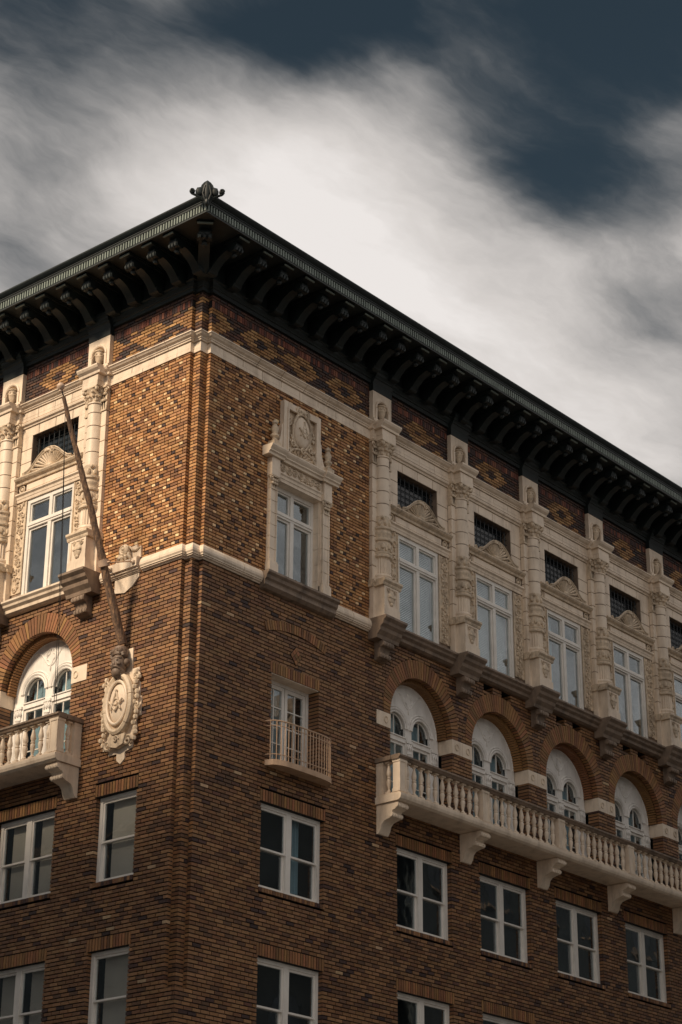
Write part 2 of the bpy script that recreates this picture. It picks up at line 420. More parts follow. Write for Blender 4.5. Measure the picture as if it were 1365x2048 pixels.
for i, c in enumerate(RB):                  # white impost stones beside the arches
    hR.append(rect(c-ARCH_R-.50 if i == 0 else c-ARCH_R-.41, c-ARCH_R, -2.44, -2.10)); hR.append(rect(c+ARCH_R, c+ARCH_R+.41, -2.44, -2.10))
for i, c in enumerate(LB):
    hL.append(rect(c+ARCH_R, c+ARCH_R+(.48 if i == 0 else .35), -2.40, -2.04)); hL.append(rect(c-ARCH_R-.35, c-ARCH_R, -2.40, -2.04))
for i in range(1, 5):                       # dark vent slots under the ledge
    hR += [rect(RB[i]-.62, RB[i]-.24, -.50, -.34), rect(RB[i]+.12, RB[i]+.50, -.50, -.34)]
# lower wall
k = 0; z = -H_LO
ZNOTCH = -9.35
while z > -11.2:
    sh = (.5 if k % 2 else 0)*.243+(.06 if k % 7 == 3 else 0)
    solid = z < ZNOTCH
    rs, ls = (0.0, 0.0) if solid else (CO, -CO)
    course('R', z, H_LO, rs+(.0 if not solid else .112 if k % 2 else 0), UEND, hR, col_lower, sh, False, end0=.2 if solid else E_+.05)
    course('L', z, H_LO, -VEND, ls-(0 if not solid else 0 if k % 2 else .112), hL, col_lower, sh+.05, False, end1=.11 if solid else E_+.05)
    k += 1; z -= H_LO
# upper wall
UPH_R = [rect(2.44, 4.14, -.1, 2.42)]
k = 0; z = 0.0
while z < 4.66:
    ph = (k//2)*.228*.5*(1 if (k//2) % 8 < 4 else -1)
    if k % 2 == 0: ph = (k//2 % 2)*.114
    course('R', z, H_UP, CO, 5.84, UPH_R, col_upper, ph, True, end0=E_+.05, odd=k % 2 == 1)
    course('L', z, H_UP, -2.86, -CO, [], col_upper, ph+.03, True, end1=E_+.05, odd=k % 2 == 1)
    k += 1; z += H_UP
# frieze with lozenges
FR_R = [rect(c-.27, c+.27, 5.0, 5.86) for c in RP]; FR_L = [rect(c-.27, c+.27, 5.0, 5.86) for c in LP]
loR = lozenge([.42, 1.90, 3.38, 4.86]+[c+s_*1.48 for c in RB for s_ in (0,)]); loL = lozenge([-.25, -1.62, -2.95]+LB)
z = 4.66; k = 0
while z < 5.82:
    course('R', z, H_UP, CO, UEND, FR_R, loR, (k % 2)*.114, True, end0=E_+.05)
    course('L', z, H_UP, -VEND, -CO, FR_L, loL, (k % 2)*.114, True, end1=E_+.05)
    k += 1; z += H_UP
FZ = z
def soldiers(face, a0, a1, z0, h, pitch, colf):
    MO[face].box(a0, a1, -.34, -.011, z0, z0+h); a = a0
    while a < a1-.03:
        BR.append((face, a+.006, min(a+pitch, a1)-.006, -.1, rnd.uniform(-.002, .004), z0+.006, z0+h-.006, colf())); a += pitch
redsol = lambda: jit(lin(rnd.choice(('#6b3a2c', '#7c4634', '#4d2e2a', '#5a3a30', '#8a5540', '#3e2a28'))), .2)
soldiers('R', CO, UEND, FZ, .17, .082, redsol); soldiers('L', -VEND, -CO, FZ, .17, .082, redsol)
for face, a0, a1 in (('R', CO, UEND), ('L', -VEND, -CO)):
    for kk in range(3): course(face, FZ+.17+kk*H_UP, H_UP, a0, a1, [], lambda a, b, z, t: jit(rnd.choice(FRD), .2), (kk % 2)*.114, True, end0=E_+.05, end1=E_+.05)
# notched corner pier
k = 0; z = ZNOTCH
while z < 6.2:
    h = H_LO if z < -.01 else H_UP
    cf = col_lower if z < 0 else col_upper
    def cf2(a, b): return cf(a, b, z, 's') if z < 4.7 else jit(rnd.choice(FRD+FRL))
    z0, z1 = z+.0115, z+h-.0115
    if k % 2 == 0:
        BR.append(('L', -CO-.05, -E_, -E_-.1, -E_, z0, z1, cf2(0, 0))); BR.append(('R', E_+.112, CO+.05, -E_-.06, -E_, z0, z1, cf2(0, 0)))
    else:
        BR.append(('R', E_, CO+.05, -E_-.1, -E_, z0, z1, cf2(0, 0)))
        BR.append(('L', -CO-.05, -E_-.112, -E_-.06, -E_, z0, z1, cf2(0, 0)))
    k += 1; z += h
MO['R'].box(E_+.012, CO+.3, -CO-.3, -E_-.012, ZNOTCH, 6.2)
# rowlock sills and relief bricks
for (zb, zt) in ROWS:
    for face, wl in (('R', WIN_R), ('L', WIN_L)):
        for a, b in wl:
            MO[face].box(a-.03, b+.03, -.34, -.012, zb-.10, zb-.008); x = a-.03
            while x < b+.02:
                BR.append((face, x+.006, min(x+.083, b+.03)-.006, -.3, .022, zb-.096, zb-.004, jit(rnd.choice(PAL_LO+DARK), .25))); x += .083
# the 300 bricks that show largest stand alone, the rest are one mesh
def wpos(face, a, d, z): return Vector((a, -d, z)) if face == 'R' else Vector((-d, -a, z))
def proj(p):
    q = p-CAM; zz = q.dot(FWD); return 682.5+F_PX*q.dot(RGT)/zz, 1024-F_PX*q.dot(UPV)/zz
score = []
for i, b in enumerate(BR):
    P0 = [proj(wpos(b[0], a, b[4], z_)) for a, z_ in ((b[1], b[5]), (b[2], b[5]), (b[2], b[6]), (b[1], b[6]))]
    xs = [q[0] for q in P0]; ys = [q[1] for q in P0]
    if min(xs) < 2 or max(xs) > 1363 or min(ys) < 2 or max(ys) > 2046: continue
    ar = abs(sum(P0[j][0]*P0[(j+1) % 4][1]-P0[(j+1) % 4][0]*P0[j][1] for j in range(4)))/2
    score.append((ar, i))
score.sort(reverse=True); SOLO = {i for _, i in score[:300]}
wallR = part('brick_wall', MO['R'].mesh('mortar_wall', 'mortar'), 'R')
wallL = part('brick_wall', MO['L'].mesh('mortar_wall', 'mortar'), 'L')
def brick_geo(mb, b, cols, world=False):
    face, a0, a1, d0, d1, z0, z1, c = b; o = len(mb.v)
    t = MB().box(a0, a1, d0, d1, z0, z1); f = [fc for i, fc in enumerate(t.f) if i != 3]
    tx, tz = rnd.uniform(-.0015, .0015), rnd.uniform(-.001, .001)
    vs = [(x, y+(tx if j % 2 else -tx), zz+tz) for j, (x, y, zz) in enumerate(t.v)]
    if world and face == 'L': vs = [(y, -x, zz) for x, y, zz in vs]
    mb._add(vs, f); cols += list((*c, 1.0))*8
rest = MB(); rc = []
for i, b in enumerate(BR):
    if i in SOLO:
        m_ = MB(); cc_ = []; brick_geo(m_, b, cc_); m_.c = cc_
        sub('brick', m_.mesh('brick', 'brick'), wallR if b[0] == 'R' else wallL)
    else: brick_geo(rest, b, rc, True)
rest.c = rc
part('brickwork', rest.mesh('brickwork', 'brick'), 'R', kind='stuff')

# segmental relief arch and brick lozenge over the railed window, soldier lintels, arch rings
rel = part('relief_arch', plate(arc(0, -3.9, 3.0, PI/2-.35, PI/2+.35, 14)+arc(0, -3.9, 2.78, PI/2+.352, PI/2-.352, 14), [], -.01, .004).mesh('relief_arch_bed', 'mortar'), 'R', 3.305, 0, -.03)
vb = cached('relief_brick', 'soldier', lambda: MB().box(-.030, .030, -.02, .022, 2.785, 2.995))
for i in range(26):
    sub('soldier_brick', vb, rel, 0, 0, -3.9, (0, -.345+.69*i/25, 0))
dia = part('brick_lozenge', MB().exty([(0, -.23), (.2, 0), (0, .23), (-.2, 0)], -.01, .008).mesh('lozenge_bed', 'mortar'), 'R', 3.315, 0, -1.64)
for i in range(3):
    for j in range(3):
        u_, v_ = (i-1), (j-1); x_ = (u_+v_)*.062; z_ = (u_-v_)*.072
        q = MB().exty([(x_, z_-.064), (x_+.054, z_), (x_, z_+.064), (x_-.054, z_)], 0, .022); sub('lozenge_brick', q.mesh('lozenge_brick', 'soldier'), dia)
solb = cached('soldier', 'soldier', lambda: MB().box(-.031, .031, -.1, .003, .006, .255))
def lintel(face, a0, a1, z, h=.265):
    p_ = part('lintel', MB().box(0, a1-a0, -.33, -.012, 0, h).mesh('lintel_bed', 'mortar'), face, a0, 0, z)
    n = round((a1-a0)/.083)
    for i in range(n): sub('soldier_brick', solb, p_, (i+.5)*(a1-a0)/n, 0, 0)
for (zb, zt) in ROWS:
    for a, b in WIN_R[:6]: lintel('R', a-.045, b+.045, zt)
    for a, b in WIN_L[:2]: lintel('L', a-.045, b+.045, zt)
lintel('R', 2.50, 4.13, -2.222, .25)
NV = 46
def vouss(i):
    a0, a1 = PI*i/NV, PI*(i+1)/NV
    def ext(a):
        # radius of the outer circle seen from the springing centre
        dz = ARCH_C2-ARCH_ZS; bq = dz*math.sin(a); return bq+math.sqrt(bq*bq+ARCH_R2**2-dz*dz)
    g = .010; P_ = []
    for a, s_ in ((a0, 1), (a1, -1)):
        for r in ((ARCH_R, ext(a)-.004) if s_ == 1 else (ext(a)-.004, ARCH_R)):
            aa = a+s_*g/r; P_.append((r*math.cos(aa), r*math.sin(aa)))
    return MB().exty(P_, -.15, .006)
def inner_ring():
    mb = MB(); n = 54
    for i in range(n):
        a0, a1 = PI*i/n, PI*(i+1)/n; g = .009; P_ = []
        for a, s_, rr in ((a0, 1, (1.075, 1.2)), (a1, -1, (1.2, 1.075))):
            for r in rr: P_.append((r*math.cos(a+s_*g/r), r*math.sin(a+s_*g/r)))
        mb.exty(P_, -.44, -.16+rnd.uniform(-.003, .003))
    return mb
ring_in = cached('inner_ring', 'voussoir', inner_ring)
bed = cached('arch_bed', 'mortar', lambda: plate(arc(0, 0, 1.30, 0, PI, 30)+arc(0, 0, 1.17, PI, 0, 30), [], -.34, -.01))
JB = cached('jamb_brick', 'voussoir', lambda: MB().box(-.05, .05, -.44, -.16, .006, .077))
for face, cs in (('R', RB), ('L', LB[:1])):
    for i, c in enumerate(cs):
        p_ = part('brick_arch', bed, face, c, 0, ARCH_ZS)
        if i < 5:
            for j in range(NV): sub('voussoir', cached('voussoir%d' % j, 'voussoir', lambda j=j: vouss(j)), p_)
        else:
            mb = MB()
            for j in range(NV): t = vouss(j); mb._add(t.v, t.f)
            q = sub('voussoirs', mb.mesh('voussoirs', 'voussoir'), p_); q['kind'] = 'stuff'
        q = sub('inner_arch_ring', ring_in, p_); q['kind'] = 'stuff'

# ------------------------------------------------------------------ terracotta trim
def notch_path(p):
    return [(CO-p, -p), (CO-p, E_-p), (E_-p, E_-p), (E_-p, CO-p), (-p, CO-p)]
def corner_sweep(prof, u1, v1):
    """profile [(p,z)] (wall, out, wall) swept round the notched corner from u1 on the right front to v1 on the left"""
    mb = MB(); n = len(prof); rows = []
    for p, z in prof: rows.append([(u1, -p, z)]+[(x, y, z) for x, y in notch_path(p)]+[(-p, v1, z)])
    m = len(rows[0]); vs = [q for r in rows for q in r]
    mb._add(vs, [(i*m+j, i*m+j+1, (i+1)*m+j+1, (i+1)*m+j) for i in range(n-1) for j in range(m-1)])
    mb.f.append([i*m for i in range(n)]); mb.sm.append(False)
    mb.f.append([i*m+m-1 for i in range(n)][::-1]); mb.sm.append(False)
    return mb
STR = [(-.02, .03), (.02, .015), (.07, -.02), (.11, -.08), (.13, -.15), (.128, -.20), (.105, -.235), (.105, -.255), (.08, -.262), (.08, -.285), (.04, -.295), (.03, -.32), (-.02, -.32)]
BELT1 = [(-.02, 4.65), (.03, 4.65), (.03, 4.735), (-.02, 4.735)]
BELT2 = [(-.02, 4.741), (.026, 4.741), (.026, 4.885), (-.02, 4.885)]
BELTC = [(-.02, 4.895), (.06, 4.905), (.065, 4.94), (.085, 4.945), (.09, 4.97), (.14, 5.0), (.17, 5.04), (.19, 5.05), (.19, 5.075), (-.02, 5.10)]
def close(prof): return prof+[prof[0]]
sc_ = part('string_course', corner_sweep(STR, .86, .86).mesh('string_corner', 'terra'), 'R')
def run(parent, name, prof, a0, a1, L_, mat, key, face='R'):
    """a run of moulded blocks with open joints"""
    n = max(1, round((a1-a0)/L_)); s_ = (a1-a0)/n
    me = cached(key+'%.3f' % s_, mat, lambda: MB().extx(prof, .008, s_-.008))
    for i in range(n): sub(name, me, parent, a0+i*s_, 0, 0)
run(sc_, 'string_block', STR, .86, 2.09, .62, 'terra', 'strA'); run(sc_, 'string_block', STR, 4.49, 5.80, .65, 'terra', 'strB')
scl_ = part('string_course', MB().extx(STR, -1.46, -.864).mesh('string_block', 'terra'), 'L')
bc = part('belt_course', corner_sweep(BELT2, .70, .70).mesh('belt_corner', 'terra'), 'R')
sub('belt_fillet', corner_sweep(BELT1, .70, .70).mesh('belt_corner_fillet', 'terra'), bc)
sub('belt_cornice', corner_sweep(BELTC, .95, .95).mesh('belt_corner_cornice', 'terra'), bc)
run(bc, 'belt_block', BELT2, .70, 5.86, .62, 'terra', 'bb'); run(bc, 'belt_fillet', BELT1, .70, 5.86, 1.2, 'terra', 'bf'); run(bc, 'belt_cornice', BELTC, .95, 5.80, .81, 'terra', 'bcn')
bl = part('belt_course', MB().extx(BELT2, -1.42, -.704).mesh('belt_block_l', 'terra'), 'L')
run(bl, 'belt_block', BELT2, -2.86, -1.42, .72, 'terra', 'bb2'); run(bl, 'belt_fillet', BELT1, -2.86, -.704, 1.1, 'terra', 'bf2'); run(bl, 'belt_cornice', BELTC, -2.84, -.954, .95, 'terra', 'bcn2')

# capitals -----------------------------------------------------------
def capital(hw, r, h, flat=False, d=0.0, dep=.1):
    mb = MB()
    if flat:
        mb.box(-hw*.86, hw*.86, -.05, dep*.55, 0, h*.9); nx = max(3, round(hw*2/.12))
        for row, (zz, hh) in enumerate(((.02, .42), (.36, .36))):
            for i in range(nx):
                x = -hw*.8+(i+.5)*hw*1.6/nx+(0 if row else 0)
                mb.exty([(x-.04, zz*h), (x+.04, zz*h), (x+.048, (zz+hh*.7)*h), (x, (zz+hh)*h), (x-.048, (zz+hh*.7)*h)], dep*.5, dep*.8)
                mb.ell(x, dep*.95, (zz+hh*.85)*h, .04, .035, .04, 6, 4)
        for s_ in (-1, 1): mb.spiral(s_*hw*.8, h*.82, dep*.9, .07, .02, 1.4, s_, 0); mb.ell(s_*hw*.8, dep, h*.82, .03, .04, .03, 6, 4)
        mb.box(-hw*1.08, hw*1.08, -.05, dep*1.25, h*.92, h)
        mb.box(-hw*.95, hw*.95, -.05, dep*.9, -.04, 0.0)
        return mb
    mb.lathe([(r*.98, 0), (r, h*.3), (r*1.12, h*.65), (r*1.4, h*.9)], 12, 0, d)
    for row, (zz, hh, rr, off) in enumerate(((.03, .4, 1.1, 0), (.35, .36, 1.22, .5))):
        for i in range(8):
            a = 2*PI*(i+off)/8; cx, cy = rr*r*math.cos(a), rr*r*math.sin(a)
            mb.ell(cx*.95, d-cy*.95, (zz+hh*.4)*h, .045, .045, hh*.45*h, 6, 4); mb.ell(cx*1.12, d-cy*1.12, (zz+hh*.85)*h, .042, .042, .035, 6, 4)
    for sx_ in (-1, 1):
        for sy_ in (-1, 1): mb.ell(sx_*hw*.82, d+sy_*hw*.82, h*.82, .055, .055, .065, 7, 5)
    mb.box(-hw*.95, hw*.95, d-hw, d+hw, h*.92, h)
    return mb
def relief_panel(wd, ht, depth=.03, seed=1, dens=1.0):
    """upright panel of carved foliage: frame, stem, spirals and leaves"""
    r = random.Random(seed); mb = MB()
    mb.box(-wd/2, wd/2, -.03, 0, 0, ht)
    for s_ in (-1, 1): mb.box(s_*wd/2-.014, s_*wd/2+.014, 0.0, .022, 0, ht)
    n = int(ht/.19); st = ht/n
    for i in range(n):
        zc_ = (i+.5)*st; s_ = 1 if i % 2 else -1
        mb.spiral(s_*wd*.12, zc_, .012, wd*.27, .017, 1.3, s_, r.uniform(0, 6), 4, 10)
        for q in range(3):
            a = r.uniform(0, 6.28); mb.ell(wd*.27*math.cos(a), .015, zc_+st*.4*math.sin(a), .035, .03, .028, 5, 4)
        mb.ell(-s_*wd*.2, .015, zc_+st*.3, .03, .03, .055, 5, 4)
    return mb
def relief_strip(ln, ht, seed=2):
    r = random.Random(seed); mb = MB(); n = max(3, round(ln/(ht*.95))); st = ln/n
    for i in range(n):
        x = -ln/2+(i+.5)*st; s_ = 1 if i % 2 else -1
        mb.spiral(x, 0, .005, ht*.42, .02, 1.5, s_, r.uniform(0, 6), 4, 12)
        for q in range(4):
            a = r.uniform(0, 6.28); mb.ell(x+st*.46*math.cos(a), .01, ht*.42*math.sin(a), .03, .03, .026, 5, 4)
    return mb

# pilaster -----------------------------------------------------------
COLD = .09
def ped_prof(d): return [(0, 0), (d, 0), (d, .26), (d-.02, .284), (0, .284)]
def pilaster(face, a):
    p_ = part('pilaster', cached('pil_back', 'grime_shade', lambda: MB().box(-.345, .345, -.2, .05, -.02, 5.1).lathe([(.176, 2.5), (.176, 4.25)], 20, 0, COLD)), face, a)
    S_ = lambda n, key, mat, fn, x=0, d=0, z=0: sub(n, cached(key, mat, fn), p_, x, d, z)
    # flank pedestal and blocks
    S_('plinth', 'fl_plinth', 'terra', lambda: MB().box(-.37, .37, 0, .135, 0, .284))
    S_('flank_die', 'fl_die', 'terra', lambda: MB().box(-.35, .35, 0, .12, .292, .80))
    S_('flank_cap', 'fl_cap', 'carved', lambda: MB().extx([(0, .80), (.13, .80), (.15, .84), (.15, .86), (.19, .91), (.19, .97), (0, .975)], -.40, .40))
    zs = [.975]+[.975+(4.01-.975)*i/8 for i in range(1, 9)]
    for s_ in (-1, 1):
        for i in range(8):
            S_('shaft_block', 'shaft_block%d' % s_, 'terra', lambda: MB().box(-.075 if s_ > 0 else -.085, .085 if s_ > 0 else .075, -.02, .09, .011, (4.01-.975)/8-.011), s_*.262, 0, zs[i])
        sub('pilaster_capital', cached('fl_capital%d' % s_, 'carved', lambda: capital(.11, .1, .58, True, 0, .13)), p_, s_*.255, 0, 4.05)
    # pedestal under the column
    S_('pedestal_base', 'ped_base', 'terra', lambda: MB().box(-.29, .29, .1, .40, 0.002, .278))
    S_('pedestal_die', 'ped_die', 'terra', lambda: MB().box(-.265, .265, .1, .37, .286, .80).box(-.265, -.20, .36, .385, .286, .80).box(.20, .265, .36, .385, .286, .80).box(-.2, .2, .36, .385, .286, .33).box(-.2, .2, .36, .385, .755, .80))
    S_('pedestal_shield', 'ped_shield', 'carved', lambda: MB().ell(0, .375, .55, .13, .045, .18, 10, 6).box(-.12, .12, .37, .425, .53, .56).spiral(-.1, .71, .38, .06, .018, 1.3).spiral(.1, .71, .38, .06, .018, 1.3, -1).ell(0, .39, .38, .06, .03, .05, 6, 4))
    S_('pedestal_cap', 'ped_cap', 'carved', lambda: MB().extx([(.1, .805), (.395, .805), (.41, .845), (.41, .865), (.455, .915), (.455, .965), (.1, .972)], -.335, .335))
    # column
    S_('column_base', 'col_base', 'terra', lambda: MB().lathe([(.265, .97), (.275, 1.0), (.265, 1.04), (.235, 1.055), (.235, 1.08), (.25, 1.10), (.245, 1.14), (.215, 1.165), (.2, 1.17)], 20, 0, COLD))
    S_('fluted_drum', 'col_flute', 'terra', lambda: MB().lathe([(.20, 1.17), (.205, 1.2), (.205, 1.54), (.225, 1.565)], 40, 0, COLD, flute=.10))
    S_('column_ring', 'col_ringA', 'carved', lambda: MB().lathe([(.22, 1.565), (.255, 1.59), (.26, 1.63), (.235, 1.66), (.25, 1.68), (.25, 1.71), (.21, 1.73)], 20, 0, COLD))
    def vase():
        mb = MB().lathe([(.20, 1.72), (.215, 1.8), (.225, 1.9), (.215, 2.0)], 18, 0, COLD)
        for i in range(8):
            a_ = 2*PI*i/8; mb.ell(.215*math.cos(a_), COLD-.215*math.sin(a_), 1.87, .055, .055, .085, 6, 4); mb.ell(.22*math.cos(a_+.39), COLD-.22*math.sin(a_+.39), 1.79, .035, .035, .045, 5, 4)
        return mb
    S_('carved_drum', 'col_vase', 'carved', vase)
    S_('column_ring', 'col_ringB', 'carved', lambda: MB().lathe([(.21, 1.99), (.255, 2.01), (.26, 2.05), (.225, 2.07), (.225, 2.15), (.245, 2.18), (.245, 2.22), (.225, 2.24), (.225, 2.28), (.262, 2.31), (.265, 2.36), (.2, 2.38)], 20, 0, COLD))
    def lowcap():
        mb = MB().lathe([(.185, 2.37), (.19, 2.5), (.2, 2.64)], 16, 0, COLD)
        for i in range(8):
            a_ = 2*PI*(i+.5)/8; mb.ell(.19*math.cos(a_), COLD-.19*math.sin(a_), 2.48, .05, .05, .09, 6, 4)
        for i in range(4):
            a_ = PI/4+PI/2*i; mb.ell(.215*math.cos(a_), COLD-.215*math.sin(a_), 2.60, .05, .05, .05, 7, 5)
        return mb
    S_('carved_drum', 'col_lowcap', 'carved', lowcap)
    dz = [2.64, 2.98, 3.31, 3.64, 3.97, 4.20]
    for i in range(5):
        h = dz[i+1]-dz[i]
        S_('column_drum', 'drum%.2f' % h, 'terra', lambda: MB().lathe([(.186, .012), (.186, h-.012)], 24, 0, COLD), 0, 0, dz[i])
    S_('astragal', 'astr', 'terra', lambda: MB().lathe([(.185, 4.19), (.21, 4.205), (.205, 4.235), (.18, 4.245)], 20, 0, COLD))
    S_('column_capital', 'col_cap', 'carved', lambda: capital(.25, .185, .37, False, COLD), 0, 0, 4.23)
    # entablature breaking forward
    S_('entablature_block', 'ent_f', 'terra', lambda: MB().box(-.36, .36, 0, .125, 4.645, 4.735).box(-.36, .36, 0, .12, 4.741, 4.885))
    S_('entablature_block', 'ent_c', 'terra', lambda: MB().box(-.255, .255, .1, .335, 4.605, 4.73).box(-.255, .255, .1, .325, 4.738, 4.885))
    S_('entablature_cornice', 'ent_cf', 'terra', lambda: MB().extx([(0, 4.892), (.15, 4.9), (.16, 4.95), (.22, 5.0), (.25, 5.05), (.25, 5.08), (0, 5.10)], -.43, .43))
    S_('entablature_cornice', 'ent_cc', 'terra', lambda: MB().extx([(.1, 4.888), (.36, 4.895), (.37, 4.95), (.43, 5.0), (.46, 5.05), (.46, 5.085), (.1, 5.105)], -.34, .34))
    # niche with urn
    nz0 = 5.10
    n_ = part('urn_niche', cached('niche', 'terra', lambda: plate([(-.355, 0), (.355, 0), (.355, .86), (-.355, .86)], [arch_outline(0, .205, .10, .42, 12)], -.03, .115)), face, a, 0, nz0)
    sub('niche_back', cached('niche_back', 'grime_shade', lambda: MB().lathe([(.23, .05), (.23, .72)], 12, 0, 0.02, a0=0, a1=PI).box(-.25, .25, -.24, -.02, .0, .09).box(-.25, .25, -.24, -.02, .66, .8)), n_)  # back toned dark to stand for the shade inside the niche
    sub('niche_surround', cached('niche_arch', 'terra', lambda: MB().tube([(x, -.125, z) for x, z in arc(0, .42, .245, 0, PI, 14)], .03, 6).box(-.27, -.21, .1, .14, .10, .42).box(.21, .27, .1, .14, .10, .42).box(-.37, .37, -.02, .16, 0, .10)), n_)
    def urn():
        mb = MB().lathe([(.08, .10), (.085, .12), (.045, .15), (.035, .18), (.065, .23), (.105, .31), (.112, .37), (.12, .38), (.11, .40), (.115, .44), (.125, .49), (.15, .505), (.15, .525), (.06, .53)], 16, 0, .07)
        for i in range(8):
            a_ = 2*PI*i/8; mb.ell(.115*math.cos(a_), .07-.115*math.sin(a_), .445, .024, .024, .028, 5, 4)
        return mb
    sub('urn', cached('urn', 'carved', urn), n_)
    # ledge break and scroll corbel below
    l_ = part('ledge_corbel', cached('ledge_break', 'grime_shade', lambda: MB().extx([(0, .0), (.54, -.002), (.54, -.055), (.47, -.12), (.45, -.19), (.38, -.25), (.36, -.33), (.28, -.42), (.26, -.50), (0, -.50)], -.40, .40)), face, a)
    def corbel():
        mb = MB().extx([(0, -.5), (.25, -.5), (.27, -.56), (.25, -.62), (.2, -.66), (.17, -.72), (.15, -.80), (.16, -.86), (.12, -.92), (0, -.95)], -.17, .17)
        for zz, dd, r in ((-.585, .23, .07), (-.85, .14, .06)):
            mb.tube([(-.2, -dd, zz), (.2, -dd, zz)], r, 10)
            for x_ in (-.15, -.05, .05, .15): mb.ell(x_, dd+.03, zz, .05, .06, .07, 6, 4)
        return mb
    sub('scroll', cached('corbel', 'grime_shade', corbel), l_)
for c in RP: pilaster('R', c)
for c in LP: pilaster('L', c)

# bay between pilasters ------------------------------------------------
LEDGE = [(0, 0), (.27, 0), (.27, -.045), (.22, -.09), (.205, -.14), (.14, -.19), (.13, -.26), (.06, -.30), (0, -.31)]
def bay(face, a, W, idx, blinds):
    hw = W/2-.345
    p_ = part('bay_surround', plate([(-hw-.02, .0), (hw+.02, .0), (hw+.02, 4.65), (-hw-.02, 4.65)], [[(-.80, .03), (.80, .03), (.80, 2.57), (-.80, 2.57)], [(-.785, 3.16), (.785, 3.16), (.785, 4.25), (-.785, 4.25)]], -.30, -.05).mesh('bay_surround', 'grime_shade'), face, a)
    ck = '%.3f' % W
    S_ = lambda n, key, mat, fn, x=0, d=0, z=0: sub(n, cached(key+ck, mat, fn), p_, x, d, z)
    # entablature over the bay
    for i in range(4):
        w4 = 2*hw/4; S_('frieze_block', 'bay_fr', 'terra', lambda: MB().box(.006, w4-.006, -.04, .03, 4.747, 4.885).box(.006, w4-.006, -.04, .035, 4.655, 4.737), -hw+i*w4)
    S_('bay_cornice', 'bay_corn', 'terra', lambda: MB().extx(BELTC, -hw, hw))
    S_('lintel_cornice', 'bay_lc', 'terra', lambda: MB().extx([(-.05, 4.50), (.0, 4.50), (.01, 4.545), (.05, 4.56), (.06, 4.60), (.06, 4.62), (-.05, 4.625)], -hw, hw))
    for i in range(4):
        w4 = 2*hw/4; S_('lintel_block', 'bay_lb', 'terra', lambda: MB().box(.009, w4-.009, -.06, -.03, 4.255, 4.49), -hw+i*w4)
    for s_ in (-1, 1):
        for i in range(3): S_('jamb_block', 'bay_jb', 'terra', lambda: MB().box(-(hw-.79)/2+.002, (hw-.79)/2-.002, -.06, -.032, .010, .332), s_*(hw+.79)/2, 0, 3.24+i*.342)
    # iron grille in the attic opening
    def grille():
        mb = MB()
        for i in range(9): x = -.78+1.56*(i+.5)/9; mb.tube([(x, .16, 3.16), (x, .16, 4.25)], .012, 4, False)
        for i in range(7): z_ = 3.2+1.05*(i+.5)/7; mb.tube([(-.79, .165, z_), (.79, .165, z_)], .012, 4, False)
        return mb
    S_('window_grille', 'bay_gr', 'iron', grille)
    S_('attic_pane', 'bay_gp', 'far_glass', lambda: MB().box(-.80, .80, -.30, -.29, 3.15, 4.26))
    # shelf cornice, frieze and architrave over the window
    S_('hood_cornice', 'bay_hc', 'carved', lambda: MB().extx([(-.05, 3.0), (.03, 3.0), (.04, 3.05), (.10, 3.09), (.13, 3.13), (.13, 3.155), (-.05, 3.165)], -hw, hw))
    S_('hood_frieze', 'bay_hf', 'terra', lambda: MB().box(-hw+.3, hw-.3, -.06, -.02, 2.80, 2.995).box(-hw+.32, hw-.32, -.03, -.005, 2.83, 2.965))
    for s_ in (-1, 1): S_('roundel', 'bay_rd', 'carved', lambda: MB().tube([(.085*math.cos(t*PI/6), .02, 2.9+.085*math.sin(t*PI/6)) for t in range(12)], .02, 5, True, True).ell(0, -.03, 2.9, .05, .03, .05, 8, 4), s_*(hw-.15))
    S_('architrave', 'bay_ar', 'terra', lambda: MB().extx([(-.05, 2.575), (-.01, 2.575), (0, 2.64), (.01, 2.645), (.02, 2.70), (.06, 2.735), (.06, 2.77), (-.05, 2.79)], -hw, hw))
    for s_ in (-1, 1): sub('carved_jamb', cached('bay_pn%d' % (s_)+ck, 'carved', lambda: relief_panel(hw-.82, 2.28, .03, 5+s_)), p_, s_*(hw+.81)/2, -.03, .26)
    # shell pediment
    def shell():
        mb = MB(); O = [(-.80, 0), (-.66, .04), (-.5, .16), (-.36, .29), (-.22, .38), (-.08, .42), (.08, .42), (.22, .38), (.36, .29), (.5, .16), (.66, .04), (.80, 0)]
        mb.exty(O, -.02, .02); mb.tube([(x, -.08, z+.01) for x, z in O], .034, 6); mb.tube([(x*1.0, -.115, z+.045) for x, z in O], .02, 5)
        for i in range(15):
            a_ = PI*(i+.5)/15; L2 = .9
            # length of the rib up to the outline
            bx_, bz_ = math.cos(a_), math.sin(a_)
            for t in range(1, 60):
                x, z = bx_*t*.015, bz_*t*.015
                zo = 0
                for q in range(len(O)-1):
                    if O[q][0] <= x <= O[q+1][0]: zo = O[q][1]+(O[q+1][1]-O[q][1])*(x-O[q][0])/(O[q+1][0]-O[q][0])
                if z > zo-.03 or abs(x) > .74: L2 = max(t*.015-.02, .1); break
            mb.tube([(bx_*.07, -.03, bz_*.07), (bx_*L2*.6, -.045, bz_*L2*.6), (bx_*L2, -.075, bz_*L2)], [.012, .024, .036], 5)
        mb.ell(0, .05, .03, .1, .06, .07, 8, 5); mb.spiral(.1, .40, .1, .07, .025, 1.4, -1, 0); mb.ell(-.05, .1, .42, .12, .04, .05, 8, 4)
        for s_ in (-1, 1): mb.spiral(s_*.88, .06, .05, .06, .022, 1.3, s_)
        return mb
    S_('shell_pediment', 'shell', 'carved', shell, 0, .02, 3.165)
    # ledge
    n = 4; wl = (W-.80)/n
